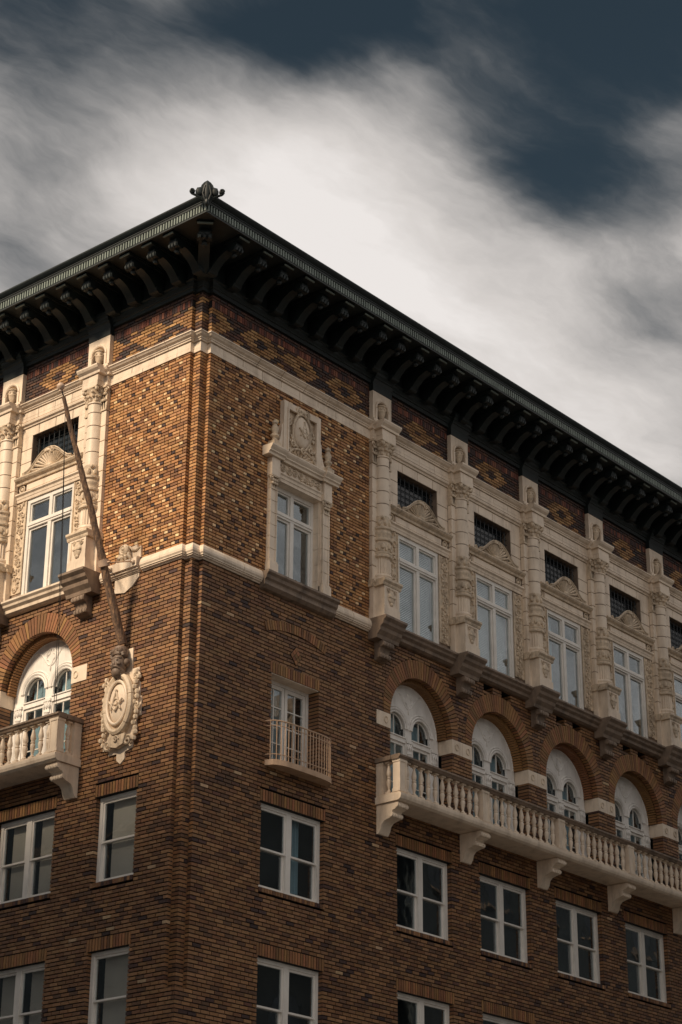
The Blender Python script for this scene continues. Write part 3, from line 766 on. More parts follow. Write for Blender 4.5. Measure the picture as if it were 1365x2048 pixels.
    lg = part('ledge', cached('ledge%s' % ck, 'grime_shade' if face == 'R' else 'terra', lambda: MB().extx(LEDGE, .003, wl-.003)), face, a-(W-.8)/2)
    for i in range(1, n): sub('ledge_block', cached('ledge%s' % ck, 'grime_shade', None), lg, i*wl)
    # casement window with transom lights
    big_window(face, a, -.07, .03, .80, 2.54, 1.83, 2.0, blinds)
def pane(mb, x0, x1, d, z0, z1): return mb.box(x0, x1, d-.008, d, z0, z1)
def big_window(face, a, d, z, hw, h, tr0, tr1, blinds):
    """two-leaf window with two transom lights; mesh origin at the sill"""
    k = '%.2f_%.2f' % (hw, h); t0, t1 = tr0-z, tr1-z
    w_ = part('window', cached('bigwin'+k, 'paint', lambda: MB().box(-hw, -hw+.09, -.12, .02, 0, h).box(hw-.09, hw, -.12, .02, 0, h).box(-hw+.09, hw-.09, -.12, .02, h-.10, h).box(-hw+.09, hw-.09, -.12, .02, 0, .05)
              .box(-hw+.09, hw-.09, -.12, .03, t0, t1-.03).box(-hw+.07, hw-.07, 0, .05, t0+.05, t0+.09)), face, a, d, z)
    sub('mullion', cached('bigmul'+k, 'paint', lambda: MB().box(-.055, .055, -.11, .025, .05, t0-.002).box(-.05, .05, -.11, .02, t1-.028, h-.102)), w_)
    for s_ in (-1, 1):
        cx = s_*(hw-.09+.055)/2; wh = (hw-.09-.055)/2
        for nm, z0, z1 in (('casement', .052, t0-.004), ('transom_light', t1-.026, h-.104)):
            q = .05 if nm == 'casement' else .035
            sub(nm, cached(nm+k, 'paint', lambda: MB().box(-wh, -wh+q, -.09, -.015, z0, z1).box(wh-q, wh, -.09, -.015, z0, z1).box(-wh+q, wh-q, -.09, -.015, z1-q, z1).box(-wh+q, wh-q, -.09, -.015, z0, z0+q)), w_, cx)
            sub('pane', cached(nm+'pane'+k, 'glass', lambda: pane(MB(), -wh+q, wh-q, -.05, z0+q, z1-q)), w_, cx)
    if blinds == 'blind':
        def bl_():
            mb = MB(); n = int((h-.2)/.045)
            for i in range(n):
                z_ = .06+i*.045; mb._add([(-hw+.1, .17, z_), (hw-.1, .17, z_), (hw-.1, .195, z_+.034), (-hw+.1, .195, z_+.034)], [(0, 1, 2, 3)])
            return mb
        sub('blind', cached('blind'+k, 'blind', bl_), w_)
    elif blinds == 'curtain':
        def cu():
            mb = MB(); pts = [(-hw+.05+.012*i, .22+.025*math.sin(i*1.1)) for i in range(int(.5/.012))]
            for i in range(len(pts)-1):
                (x, y), (x2, y2) = pts[i], pts[i+1]; mb._add([(x, y, .05), (x2, y2, .05), (x2, y2, h), (x, y, h)], [(0, 1, 2, 3)], True)
            return mb
        sub('curtain', cached('curtain'+k, 'curtain', cu), w_)
    return w_
BL = ['blind', 'blind', 'curtain', None, None, None]
for i in range(5): bay('R', (RP[i]+RP[i+1])/2, RP[i+1]-RP[i], i, BL[i])
for i in range(2): bay('L', (LP[i]+LP[i+1])/2, LP[i]-LP[i+1], i, None)
# brick soffit strip under the ledge is the lower wall itself

# aedicule window on the right front ------------------------------------
AC = 3.29
sd_ = part('aedicule', plate([(-1.015, -.05), (1.015, -.05), (1.015, 2.84), (-1.015, 2.84)], [[(-.755, .0), (.755, .0), (.755, 2.34), (-.755, 2.34)]], -.24, .03).mesh('aedicule_back', 'terra'), 'R', AC)
def SA(n, mb, mat, x=0, d=0, z=0): return sub(n, mb.mesh(n, mat), sd_, x, d, z)
for s_ in (-1, 1):
    SA('pilaster_base', MB().box(-.14, .14, 0, .14, -.05, .26).box(-.125, .125, 0, .125, .264, .30), 'terra', s_*.895)
    for i in range(6):
        hh = (2.06-.304)/6; sub('shaft_block', cached('aed_block', 'terra', lambda: MB().box(-.115, .115, 0, .085, .007, hh-.007).box(-.115, -.075, .08, .1, .004, hh-.004).box(.075, .115, .08, .1, .004, hh-.004)), sd_, s_*.895, 0, .304+i*hh)
        hh2 = 2.34/6; sub('reveal_block', cached('aed_rev', 'terra', lambda: MB().box(-.022, .0, -.235, .0, .004, hh2-.004)), sd_, s_*.755+(0 if s_ > 0 else .022), 0, i*hh2)
    sub('pilaster_capital', cached('aed_cap', 'carved', lambda: capital(.125, .1, .27, True, 0, .12)), sd_, s_*.895, 0, 2.08)
    SA('entablature_block', MB().box(-.14, .14, 0, .15, 2.36, 2.52).box(-.135, .135, 0, .145, 2.525, 2.80), 'terra', s_*.895)
    def fin():
        return MB().box(-.12, .12, .0, .2, 3.03, 3.2).lathe([(.09, 3.2), (.10, 3.23), (.05, 3.27), (.06, 3.31), (.10, 3.34), (.105, 3.38), (.06, 3.41), (.075, 3.47), (.09, 3.54), (.06, 3.62), (.04, 3.65), (.07, 3.68), (.07, 3.71), (.03, 3.76), (.0, 3.8)], 14, 0, .1)
    sub('finial', cached('finial', 'carved', fin), sd_, s_*.92)
SA('architrave', MB().extx([(0, 2.345), (.06, 2.345), (.065, 2.42), (.08, 2.425), (.085, 2.49), (.11, 2.52), (.11, 2.54), (0, 2.545)], -.752, .752), 'terra')
SA('frieze', MB().box(-.752, .752, 0, .07, 2.55, 2.80), 'terra'); SA('frieze_scrolls', relief_strip(1.4, .22, 4), 'carved', 0, .075, 2.675)
AC1 = [(0, 2.81), (.15, 2.81), (.16, 2.86), (.2, 2.885), (.2, 2.91), (.24, 2.96), (.26, 3.0), (.26, 3.03), (0, 3.04)]
SA('cornice', MB().extx(AC1, -.72, .72), 'terra')
for s_ in (-1, 1): SA('cornice', MB().extx([(d_+(.05 if d_ else 0), z_) for d_, z_ in AC1], -.27, .27), 'terra', s_*.94)
SA('attic_panel', MB().box(-.50, .50, -.01, .04, 3.04, 4.3), 'carved')
SA('attic_frame', MB().box(-.64, -.49, -.01, .12, 3.04, 4.40).box(.49, .64, -.01, .12, 3.04, 4.40).box(-.485, .485, -.01, .12, 4.26, 4.395).box(-.52, -.475, .09, .14, 3.04, 4.26).box(.475, .52, .09, .14, 3.04, 4.26).box(-.475, .475, .09, .138, 4.22, 4.265), 'terra')
for s_ in (-1, 1):
    vol = MB().exty([(0, 0), (.34, 0), (.30, .07), (.2, .14), (.12, .26), (.06, .45), (.045, .7), (0, .75)] if s_ > 0 else [(0, 0), (-.34, 0), (-.30, .07), (-.2, .14), (-.12, .26), (-.06, .45), (-.045, .7), (0, .75)], 0, .10)
    vol.spiral(s_*.24, .1, .1, .08, .025, 1.4, -s_, PI/2)
    SA('scroll_bracket', vol, 'terra', s_*.645, 0, 3.045)
def emblem(mb, s, d, flip=1):
    """square and compasses with a letter G"""
    t = .05*s
    def bar(x0, z0, x1, z1, r=t, dd=d): mb.tube([(x0*s, -dd, z0*s), (x1*s, -dd-.004, z1*s)], r, 5)
    bar(0, .62, -.36, -.42); bar(0, .62, .36, -.42); mb.ell(0, d, .64*s, .09*s, .03, .09*s, 8, 4)
    bar(-.5, .12, 0, -.46, t*1.1, d+.01); bar(.5, .12, 0, -.46, t*1.1, d+.01)
    g = [(.17*s*math.cos(a_), -d-.01, .02*s+.17*s*math.sin(a_)) for a_ in [PI*.22+PI*1.7*i/12 for i in range(13)]]
    mb.tube(g+[(.17*s, -d-.01, .01*s), (.05*s, -d-.01, .01*s)], t*.7, 5)
    return mb
cart = MB(); cart.ell(0, .06, 0, .27, .12, .40, 20, 10)
SA('oval_shield', cart, 'terra', 0, .02, 3.80)
SA('shield_emblem', emblem(MB(), .36, .185), 'carved', 0, 0, 3.80)
strap = MB()
for s_ in (-1, 1):
    strap.tube([(s_*.30*math.cos(t), -.1-.03*math.sin(2*t), .45*math.sin(t)) for t in [-1.2+2.5*i/12 for i in range(13)]], [.035]*13, 6)
    strap.spiral(s_*.12, .47, .13, .11, .035, 1.4, -s_, PI*.5); strap.spiral(s_*.3, -.38, .1, .08, .025, 1.3, s_)
    for q in range(22):
        strap.ell(s_*rnd.uniform(.30, .46), rnd.uniform(.04, .08), rnd.uniform(-.62, .3), .035, .035, .045, 5, 4)
strap.ell(0, .12, .50, .13, .07, .07, 8, 5)
for i in range(9):
    a_ = PI*(i+.5)/9; strap.tube([(.05*math.cos(a_), -.05, -.74+.03*math.sin(a_)), (.42*math.cos(a_), -.1, -.74+.23*math.sin(a_))], [.02, .045], 5)
strap.tube([(.46*math.cos(PI*i/12), -.13, -.75+.27*math.sin(PI*i/12)) for i in range(13)], .03, 6)
strap.spiral(0, -.50, .14, .09, .03, 1.4)
SA('strapwork', strap, 'carved', 0, 0, 3.80)
SILL = [(0, -.02), (.27, -.02), (.27, -.07), (.22, -.12), (.205, -.19), (.16, -.23), (.15, -.27), (.16, -.275), (.16, -.33), (.09, -.40), (0, -.42)]
sl_ = part('sill', MB().extx(SILL, .003, .597).mesh('sill_block', 'grime_shade'), 'R', AC-1.2)
for i in range(1, 4): sub('sill_block', sl_.data, sl_, i*.6)
big_window('R', AC, -.18, .0, .755, 2.34, 1.60, 1.76, 'curtain')

# arched openings: impost stones, white frames ------------------------------
def arch_window(face, c):
    zs = ARCH_ZS; r = 1.13; zb = -4.25
    def tymp():
        out = [(-r, zs-.28), (r, zs-.28)]+arc(0, zs, r, 0, PI, 28)
        hs = [[(s_*.467-.36, zs-.275), (s_*.467+.36, zs-.275)] for s_ in (-1, 1)]
        return plate(out, [arch_outline(s_*.467, .345, zs-.20, zs, 16) for s_ in (-1, 1)], -.46, -.40)
    w_ = part('arched_window', cached('tymp', 'plaster', lambda: (lambda m: m)(tymp())), face, c)
    def moulds():
        mb = MB()
        for s_ in (-1, 1):
            for rr, q, dd in ((.405, .034, .385), (.345, .026, .39), (.465, .018, .39)):
                mb.tube([(s_*.467+rr*math.cos(t*PI/18), dd, zs+rr*math.sin(t*PI/18)) for t in range(19)], q, 6)
            P0 = [(s_*(.16+.42*(i/8)), .4, zs+.62+.28*math.sin(i/8*2.2)) for i in range(9)]; mb.tube(P0, .02, 5)
        mb.tube([(.17*math.cos(2*PI*t/20), .40, zs+.72+.20*math.sin(2*PI*t/20)) for t in range(20)], .022, 6, True, True)
        mb.tube([((.115+.03*math.cos(4*2*PI*t/32))*math.cos(2*PI*t/32), .395, zs+.72+(.15+.035*math.cos(4*2*PI*t/32))*math.sin(2*PI*t/32)) for t in range(32)], .016, 5, True, True)
        mb.tube([((r-.05)*math.cos(t*PI/24), .40, zs+(r-.05)*math.sin(t*PI/24)) for t in range(25)], .02, 6)
        mb.ell(0, -.39, zs+.45, .02, .03, .08, 6, 4)
        return mb
    sub('moulding', cached('tymp_m', 'plaster', moulds), w_)
    def lower():
        mb = MB()
        for x0, x1 in ((-r, -.80), (-.125, .125), (.80, r)): mb.box(x0, x1, -.46, -.385, zb, zs-.282)
        mb.box(-.80, -.125, -.46, -.375, zs-.36, zs-.22).box(.125, .80, -.46, -.375, zs-.36, zs-.22)
        mb.box(-.8, -.125, -.455, -.35, zs-.25, zs-.225).box(.125, .8, -.455, -.35, zs-.25, zs-.225)
        for x in (-.95, 0, .95):
            mb.lathe([(.075, zb), (.07, zs-.62), (.085, zs-.6)], 12, x, -.40); mb.box(x-.12, x+.12, -.44, -.345, zs-.34, zs-.282)
            for i in range(5): mb.ell(x-.08+.04*i, -.345, zs-.46+.05*(i % 2), .03, .025, .06, 5, 4)
            mb.box(x-.09, x+.09, -.42, -.36, zs-.60, zs-.36)
        return mb
    sub('frame', cached('arch_frame', 'plaster', lower), w_)
    for s_ in (-1, 1):
        def fan():
            mb = MB().tube([(.315*math.cos(t*PI/16), .47, zs-.0+.315*math.sin(t*PI/16)) for t in range(17)], .025, 5)
            return mb.box(-.01, .01, -.48, -.46, zs-.2, zs+.31).box(-.34, .34, -.49, -.45, zs-.215, zs-.18)
        sub('fanlight_sash', cached('fan', 'paint', fan), w_, s_*.467)
        sub('pane', cached('fanpane', 'glass', lambda: MB().exty(arch_outline(0, .34, zs-.2, zs, 14), -.49, -.482)), w_, s_*.467)
        sub('leaf', cached('archleaf', 'paint', lambda: MB().box(-.337, -.27, -.47, -.41, zb, zs-.362).box(.27, .337, -.47, -.41, zb, zs-.362).box(-.27, .27, -.47, -.41, zs-.43, zs-.362).box(-.012, .012, -.46, -.425, zb, zs-.43).box(-.27, .27, -.46, -.425, zb+.78, zb+.80).box(-.27, .27, -.47, -.41, zb, zb+.2)), w_, s_*.4625)
        sub('pane', cached('archpane', 'glass', lambda: pane(MB(), -.275, .275, -.442, zb+.15, zs-.42)), w_, s_*.4625)
        sub('curtain', cached('archcurt', 'shade' if face == 'L' else 'curtain', lambda: MB().box(-.26, .22, -.62, -.6, zb, zs+.25)), w_, s_*.4625)
for c in RB: arch_window('R', c)
for c in LB: arch_window('L', c)
def impost(face, a0, a1, z0, z1, rings, ret=None):
    p_ = part('impost_stone', MB().box(a0, a1, -.42, .012, z0, z1).mesh('impost', 'terra'), face)
    for x in rings: sub('ring_boss', MB().tube([(x+.062*math.cos(2*PI*t/14), -.014, (z0+z1)/2+.075*math.sin(2*PI*t/14)) for t in range(14)], .015, 5, True, True).mesh('ring_boss', 'carved'), p_)
for i, c in enumerate(RB):
    if i == 0: impost('R', c-ARCH_R-.50, c-ARCH_R+.002, -2.44, -2.10, [c-ARCH_R-.17])
    if i < len(RB)-1:
        x0, x1 = c+ARCH_R-.002, RB[i+1]-ARCH_R+.002; xm = (x0+x1)/2
        impost('R', x0, xm-.004, -2.44, -2.10, [(x0+xm)/2-.02]); impost('R', xm+.004, x1, -2.44, -2.10, [(x1+xm)/2+.02])
impost('L', LB[0]+ARCH_R-.002, LB[0]+ARCH_R+.48, -2.40, -2.04, [LB[0]+ARCH_R+.14]); impost('L', LB[0]-ARCH_R-.35, LB[0]-ARCH_R+.002, -2.40, -2.04, [LB[0]-ARCH_R-.18])
# jamb returns under the imposts in brick
jm = MB(); jc = []
for face, cs in (('R', RB), ('L', LB)):
    pass

# stone balconies -----------------------------------------------------------
BD = .68
def baluster():
    return MB().box(-.06, .06, -.06, .06, 0, .05).lathe([(.05, .05), (.052, .07), (.026, .095), (.03, .13), (.05, .22), (.058, .29), (.05, .33), (.036, .345), (.052, .355), (.052, .38), (.036, .39), (.06, .45), (.058, .50), (.036, .60), (.024, .655), (.04, .67), (.042, .69), (.03, .70), (.045, .71)], 12).box(-.065, .065, -.065, .065, .705, .74)
def balcony(face, a0, a1, peds, brk, nb):
    """a0..a1 along the wall; peds = centres of front pedestals"""
    zt, zb = -3.30, -4.20
    b_ = part('balcony', MB().extx([(0, -4.36), (BD-.02, -4.36), (BD+.04, -4.32), (BD+.06, -4.26), (BD+.06, zb), (0, zb)], a0-.04, a1+.04).mesh('balcony_slab', 'terra'), face)
    def S_(n, mb, mat='terra', x=0, d=0, z=0): return sub(n, mb.mesh(n, mat), b_, x, d, z)
    # rails
    RP_ = [(BD-.19, zt-.11), (BD+.0, zt-.11), (BD+.02, zt-.07), (BD+.05, zt-.05), (BD+.05, zt-.01), (BD+.03, zt), (BD-.21, zt), (BD-.22, zt-.05)]
    n = max(1, round((a1-a0+.1)/1.04)); s_ = (a1-a0+.1)/n; me = MB().extx(RP_, .003, s_-.003).mesh('rail_block', 'grime_shade')
    for i in range(n): sub('rail_block', me, b_, a0-.05+i*s_)
    end = a0 if face == 'R' else a1; sg = 1 if face == 'R' else -1
    S_('rail_return', MB().box(min(end-sg*.05, end+sg*.21), max(end-sg*.05, end+sg*.21), 0, BD-.225, zt-.10, zt-.003), 'grime_shade')
    S_('plinth_rail', MB().box(a0, a1, BD-.2, BD, zb, zb+.05).box(min(end, end+sg*.18), max(end, end+sg*.18), 0, BD-.2, zb, zb+.05))
    pw = .125
    pm = cached('balc_ped', 'terra', lambda: MB().box(-pw, pw, -.19, 0, .05, .785).box(-pw-.015, pw+.015, -.2, .015, .05, .13).box(-pw-.015, pw+.015, -.2, .015, .735, .79).box(-pw, -pw+.035, -.0, .012, .13, .735).box(pw-.035, pw, -.0, .012, .13, .735))
    for x in peds: sub('pedestal', pm, b_, x, BD-.005, zb)
    sub('wall_pedestal', cached('balc_wp', 'terra', lambda: MB().box(-.09, .09, -.02, .19, .05, .79).box(-.1, .1, -.02, .2, .05, .13).box(-.1, .1, -.02, .2, .735, .79)), b_, end+sg*.095, 0, zb)
    bm_ = cached('baluster', 'terra', baluster)
    for i in range(len(peds)-1):
        x0, x1 = sorted((peds[i], peds[i+1])); x0 += pw; x1 -= pw
        for j in range(nb): sub('baluster', bm_, b_, x0+(j+.5)*(x1-x0)/nb, BD-.1, zb+.05)
    sub('baluster', bm_, b_, end+sg*.09, .30, zb+.05)
    # scroll brackets
    def br():
        mb = MB().extx([(0, -5.02), (.06, -5.02), (.12, -4.93), (.15, -4.82), (.22, -4.75), (.33, -4.72), (.42, -4.70), (.46, -4.64), (.44, -4.58), (.47, -4.54), (.56, -4.52), (.62, -4.47), (.62, -4.40), (.60, -4.37), (0, -4.37)], -.17, .17)
        mb.tube([(-.19, -.42, -4.64), (.19, -.42, -4.64)], .06, 10); mb.tube([(-.19, -.58, -4.45), (.19, -.58, -4.45)], .055, 10)
        for x in (-.12, -.04, .04, .12): mb.ell(x, .45, -4.66, .04, .05, .05, 6, 4); mb.ell(x, .6, -4.46, .04, .05, .05, 6, 4)
        return mb
    for x in brk: sub('bracket', cached('balc_br', 'terra', br), b_, x)
balcony('R', 6.09, 24.95, [6.215]+[p+.0 for p in RP[1:]]+[24.83], [6.27]+[p+.03 for p in RP[1:]]+[24.7], 11)
balcony('L', -9.35, -3.10, [-3.225, -6.19, -9.2], [-3.28, -6.19, -9.2], 11)

# railed french window ----------------------------------------------------------
FC = 3.33
fw = part('french_window', MB().box(-.775, -.69, -.40, -.30, 0, 2.05).box(.69, .775, -.40, -.30, 0, 2.05).box(-.69, .69, -.40, -.30, 1.96, 2.05).mesh('fw_frame', 'paint'), 'R', FC, 0, -4.27)
for s_ in (-1, 1):
    sub('leaf', cached('fw_leaf', 'paint', lambda: MB().box(-.335, -.25, -.38, -.315, 0, 1.955).box(.25, .335, -.38, -.315, 0, 1.955).box(-.25, .25, -.38, -.315, 1.87, 1.955).box(-.25, .25, -.38, -.315, 0, .25).box(-.012, .012, -.37, -.325, .25, 1.87).box(-.25, .25, -.37, -.326, .64, .664).box(-.25, .25, -.37, -.326, 1.045, 1.069).box(-.25, .25, -.37, -.326, 1.45, 1.474)), fw, s_*.345)
    sub('pane', cached('fw_pane', 'glass', lambda: pane(MB(), -.26, .26, -.345, .2, 1.9)), fw, s_*.345)
def drape():
    mb = MB(); pts = [(-.68+.012*i, .48+.03*math.sin(i*.9)) for i in range(60)]
    for i in range(len(pts)-1):
        (x, y), (x2, y2) = pts[i], pts[i+1]; mb._add([(x, y, 0), (x2, y2, 0), (x2, y2, 2), (x, y, 2)], [(0, 1, 2, 3)], True)
    return mb
sub('curtain', drape().mesh('drape', 'curtain'), fw)
part('french_window_soffit', MB().box(-.77, .77, -.34, -.012, 0, .03).mesh('fw_soffit', 'terra'), 'R', FC, 0, -2.235)
def bow(x): q = (x/1.02); return .30*math.sqrt(max(0, 1-min(1, abs(q))**4.5))
XS = [-1.02+2.04*i/28 for i in range(29)]
slab = MB(); op = [(-1.02, 0)]+[(x, -bow(x)-.02) for x in XS]+[(1.02, 0)]
vs = [(x, y, 0) for x, y in op]+[(x, y, -.12) for x, y in op]; n_ = len(op)
slab._add(vs, [list(range(n_)), list(range(n_, 2*n_))[::-1]]+[((i+1) % n_, i, n_+i, n_+(i+1) % n_) for i in range(n_)])
bal = part('balconette', slab.mesh('balconette_slab', 'cream_iron'), 'R', 3.40, 0, -4.22)
path = [(-1.0, .02)]+[(x*.985, -bow(x)) for x in XS]+[(1.0, .02)]
for zz, rr in ((.86, .018), (.75, .010), (.12, .012)): sub('rail', MB().tube([(x, y, zz) for x, y in path], rr, 6).mesh('balc_rail', 'cream_iron'), bal)
bar = cached('balc_bar', 'cream_iron', lambda: MB().tube([(0, 0, 0), (0, 0, .86)], .011, 6))
for i in range(21):
    x = -.97+1.94*i/20; o = sub('bar', bar, bal, x, bow(x/.985), 0)

# sash windows of the lower floors -----------------------------------------------
def sash_window(face, a0, a1, zb, zt, double, back):
    w = a1-a0; h = zt-zb; hw = w/2; k = '%.2f_%.2f_%d' % (w, h, double); dd = -.12
    def fr():
        mb = MB().box(-hw, -hw+.085, dd-.12, dd, 0, h).box(hw-.085, hw, dd-.12, dd, 0, h).box(-hw+.085, hw-.085, dd-.12, dd, h-.08, h).box(-hw+.085, hw-.085, dd-.12, dd+.02, 0, .05)
        if double: mb.box(-.075, .075, dd-.12, dd-.002, .05, h-.08)
        return mb
    w_ = part('window', cached('sash_fr'+k, 'paint', fr), face, (a0+a1)/2, 0, zb)
    lights = [(-hw+.085, -.075), (.075, hw-.085)] if double else [(-hw+.085, hw-.085)]
    for x0, x1 in lights:
        cx, lw = (x0+x1)/2, (x1-x0)/2; hm = h*.49
        sub('upper_sash', cached('us%.3f' % lw+k, 'paint', lambda: MB().box(-lw, -lw+.045, dd-.07, dd-.025, hm, h-.082).box(lw-.045, lw, dd-.07, dd-.025, hm, h-.082).box(-lw+.045, lw-.045, dd-.07, dd-.025, h-.13, h-.082).box(-lw, lw, dd-.07, dd-.02, hm-.04, hm)), w_, cx)
        sub('lower_sash', cached('ls%.3f' % lw+k, 'paint', lambda: MB().box(-lw, -lw+.05, dd-.115, dd-.075, .052, hm-.04).box(lw-.05, lw, dd-.115, dd-.075, .052, hm-.04).box(-lw+.05, lw-.05, dd-.115, dd-.075, .052, .115).box(-lw, lw, dd-.115, dd-.075, hm-.04, hm-.0)), w_, cx)
        sub('pane', cached('up%.3f' % lw+k, 'glass', lambda: pane(MB(), -lw+.04, lw-.04, dd-.045, hm-.01, h-.125)), w_, cx)
        sub('pane', cached('lp%.3f' % lw+k, 'glass', lambda: pane(MB(), -lw+.045, lw-.045, dd-.095, .11, hm-.035)), w_, cx)
        if back == 'shade':
            def shp():
                P_ = [(-lw+.16+.006*math.sin(i*2.4), .05+(h-.1)*i/46) for i in range(47)]; P2 = [(lw-.01, h-.05), (lw-.01, .05)]
                return MB().exty(P_+P2, dd-.175, dd-.165)
            sub('shade', cached('shade%.3f' % lw+k, 'shade', shp), w_, cx)
    if back == 'curtain':
        def cu():
            mb = MB(); pts = [(.30+.012*i, .36+.03*math.sin(i*.8)) for i in range(22)]
            for i in range(len(pts)-1):
                (x, y), (x2, y2) = pts[i], pts[i+1]; mb._add([(x, y, .05), (x2, y2, .05), (x2-.1*0, y2, h), (x, y, h)], [(0, 1, 2, 3)], True)
            return mb
        sub('curtain', cached('curt'+k, 'curtain', cu), w_)
for r_, (zb, zt) in enumerate(ROWS):
    for i, (a, b) in enumerate(WIN_R): sash_window('R', a, b, zb, zt, True, 'curtain' if (i == 0 and r_ == 0) else None)
    for i, (a, b) in enumerate(WIN_L): sash_window('L', a, b, zb, zt, i > 0, 'shade')

# ------------------------------------------------------------------ bracketed cornice
def mitre_sweep(prof):
    mb = MB(); n = len(prof)
    vs = [q for p, z in prof for q in ((UEND, -p, z), (-p, -p, z), (-p, VEND, z))]
    mb._add(vs, [(i*3+j, i*3+j+1, (i+1)*3+j+1, (i+1)*3+j) for i in range(n-1) for j in range(2)]); return mb
CP = [(0.0, 6.20), (.05, 6.20), (.05, 6.235)]
FASC = [(1.36, 6.95), (1.38, 6.915), (1.41, 6.915), (1.41, 6.945), (1.395, 6.95), (1.395, 7.06), (1.43, 7.075), (1.43, 7.10), (1.46, 7.115), (1.46, 7.135), (1.48, 7.16), (1.52, 7.19), (1.57, 7.24), (1.59, 7.285), (1.59, 7.31), (1.2, 7.36), (-.5, 7.5)]
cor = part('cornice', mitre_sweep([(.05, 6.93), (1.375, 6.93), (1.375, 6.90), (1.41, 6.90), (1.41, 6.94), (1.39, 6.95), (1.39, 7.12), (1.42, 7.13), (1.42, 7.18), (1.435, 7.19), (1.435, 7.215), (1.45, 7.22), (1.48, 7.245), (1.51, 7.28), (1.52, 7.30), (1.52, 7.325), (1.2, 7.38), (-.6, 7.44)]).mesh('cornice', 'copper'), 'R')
sub('bed_moulding', corner_sweep([(-.05, 6.17), (.06, 6.17), (.06, 6.26), (.09, 6.275), (.09, 6.30), (.13, 6.35), (.135, 6.40), (.17, 6.42), (.17, 6.44), (.10, 6.45), (.10, 6.96), (-.05, 6.96)], UEND, VEND).mesh('bed_moulding', 'copper'), cor)
for face, cs in (('R', RP), ('L', LP)):
    for c in cs:
        o = part('frieze_break', cached('fr_break', 'copper', lambda: MB().extx([(0, 5.965), (.13, 5.965), (.13, 6.17), (.17, 6.26), (.2, 6.28), (.2, 6.31), (.24, 6.36), (.25, 6.41), (.28, 6.44), (.28, 6.52), (0, 6.9)], -.36, .36)), face, c)
reed = MB()
def reeds(face):
    mb = MB(); a = -1.36 if face == 'R' else -VEND; e = UEND if face == 'R' else 1.36
    while a < e:
        mb.box(a, a+.04, 1.38, 1.418, 6.95, 7.115); a += .084
    return mb
for face in 'RL':
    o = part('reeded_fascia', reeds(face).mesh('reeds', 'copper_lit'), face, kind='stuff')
def modillion():
    mb = MB().box(-.15, .15, .1, 1.29, 6.86, 6.925).box(-.165, .165, .1, 1.31, 6.895, 6.926)
    mb.extx([(.1, 6.86), (1.12, 6.86), (1.16, 6.80), (1.16, 6.72), (1.11, 6.65), (1.03, 6.62), (.95, 6.65), (.9, 6.71), (.8, 6.70), (.62, 6.62), (.48, 6.50), (.38, 6.38), (.3, 6.34), (.2, 6.36), (.1, 6.36)], -.11, .11)
    mb.tube([(-.14, -1.07, 6.71), (.14, -1.07, 6.71)], .085, 12)
    for x in (-.09, 0, .09): mb.ell(x, 1.13, 6.68, .05, .06, .07, 6, 4)
    mb.ell(0, 1.0, 6.58, .06, .08, .06, 6, 4)
    mb.tube([(-.13, -.33, 6.42), (.13, -.33, 6.42)], .07, 10)
    return mb
mod = cached('modillion', 'copper', modillion)
lip = cached('modillion_lip', 'copper_lit', lambda: MB().box(-.15, .15, 1.288, 1.318, 6.858, 6.893))  # paler strip carries the light on the front edge
def add_mod(face, x): sub('front_lip', lip, part('modillion', mod, face, x))
a = -.08; k = 0
pos = [-.08]+[.70+.712*i for i in range(34)]
for x in pos: add_mod('R', x)
for x in [.15]+[-.52-.70*i for i in range(12)]: add_mod('L', x)
cm = part('corner_modillion', mod, 'R', .1, -.12, 0); sub('front_lip', lip, cm); cm.rotation_euler = (0, 0, -PI/4); cm.scale = (1.15, 1.33, 1)
# acroterion leaf on the corner of the gutter
acr = MB()
LH = [(0, 0), (.06, .05), (.10, .15), (.22, .24), (.25, .33), (.22, .41), (.14, .43), (.125, .48), (.07, .55), (0, .60)]
acr.exty(LH+[(-x, z_) for x, z_ in LH[-2:0:-1]], -.05, .05); acr.ell(0, .05, .33, .085, .07, .26, 10, 6)
for s_ in (-1, 1):
    acr.ell(s_*.17, .05, .31, .075, .06, .11, 8, 5); acr.ell(s_*.32, .02, .33, .065, .06, .075, 8, 5); acr.spiral(s_*.32, .33, .07, .055, .018, 1.3, s_)
    acr.tube([(s_*.03, -.07, .08), (s_*.09, -.1, .25), (s_*.05, -.1, .45)], .022, 5); acr.tube([(s_*.05, -.05, .12), (s_*.2, -.05, .2), (s_*.33, -.03, .27)], .03, 5)
acr.ell(0, .07, .06, .05, .06, .09, 8, 5)
o = part('corner_leaf', acr.mesh('corner_leaf', 'copper'), 'R', -1.46, 1.46, 7.0); o.rotation_euler = (R_(4), 0, -PI/4)

# ------------------------------------------------------------------ left front: cartouche, mask, scroll block
CV = -1.86
crt = part('cartouche', MB().exty([(-.60, -1.88+.95), (-.34, -.93), (-.34, -1.06), (-.30, -1.06), (-.1, -1.06), (-.1, -1.2), (.02, -1.3), (.14, -1.2), (.14, -1.06), (.36, -1.0), (.36, -.62), (.44, -.62), (.44, -.34), (.56, -.34), (.56, .08), (.50, .08), (.50, .40), (.46, .40), (.46, .74), (.24, .74), (.24, 1.22), (.05, 1.22), (.05, .70), (-.30, .62), (-.46, .40), (-.46, .0), (-.62, -.1), (-.62, -.45), (-.52, -.5), (-.52, -.93)], -.02, .025).mesh('cartouche_plate', 'terra'), 'L', CV, 0, -3.24, label='cream terracotta cartouche with square and compasses')
def SC(n, mb, mat, x=0, d=0, z=0): return sub(n, mb.mesh(n, mat), crt, x, d, z)
oct_ = []
for i in range(28):
    a_ = 2*PI*i/28; rr = 1+.06*math.cos(4*a_); oct_.append((.41*rr*math.cos(a_), -.02+.70*rr*math.sin(a_)))
SC('shield_frame', MB().exty(oct_, 0, .14), 'carved')
fr_ = MB()
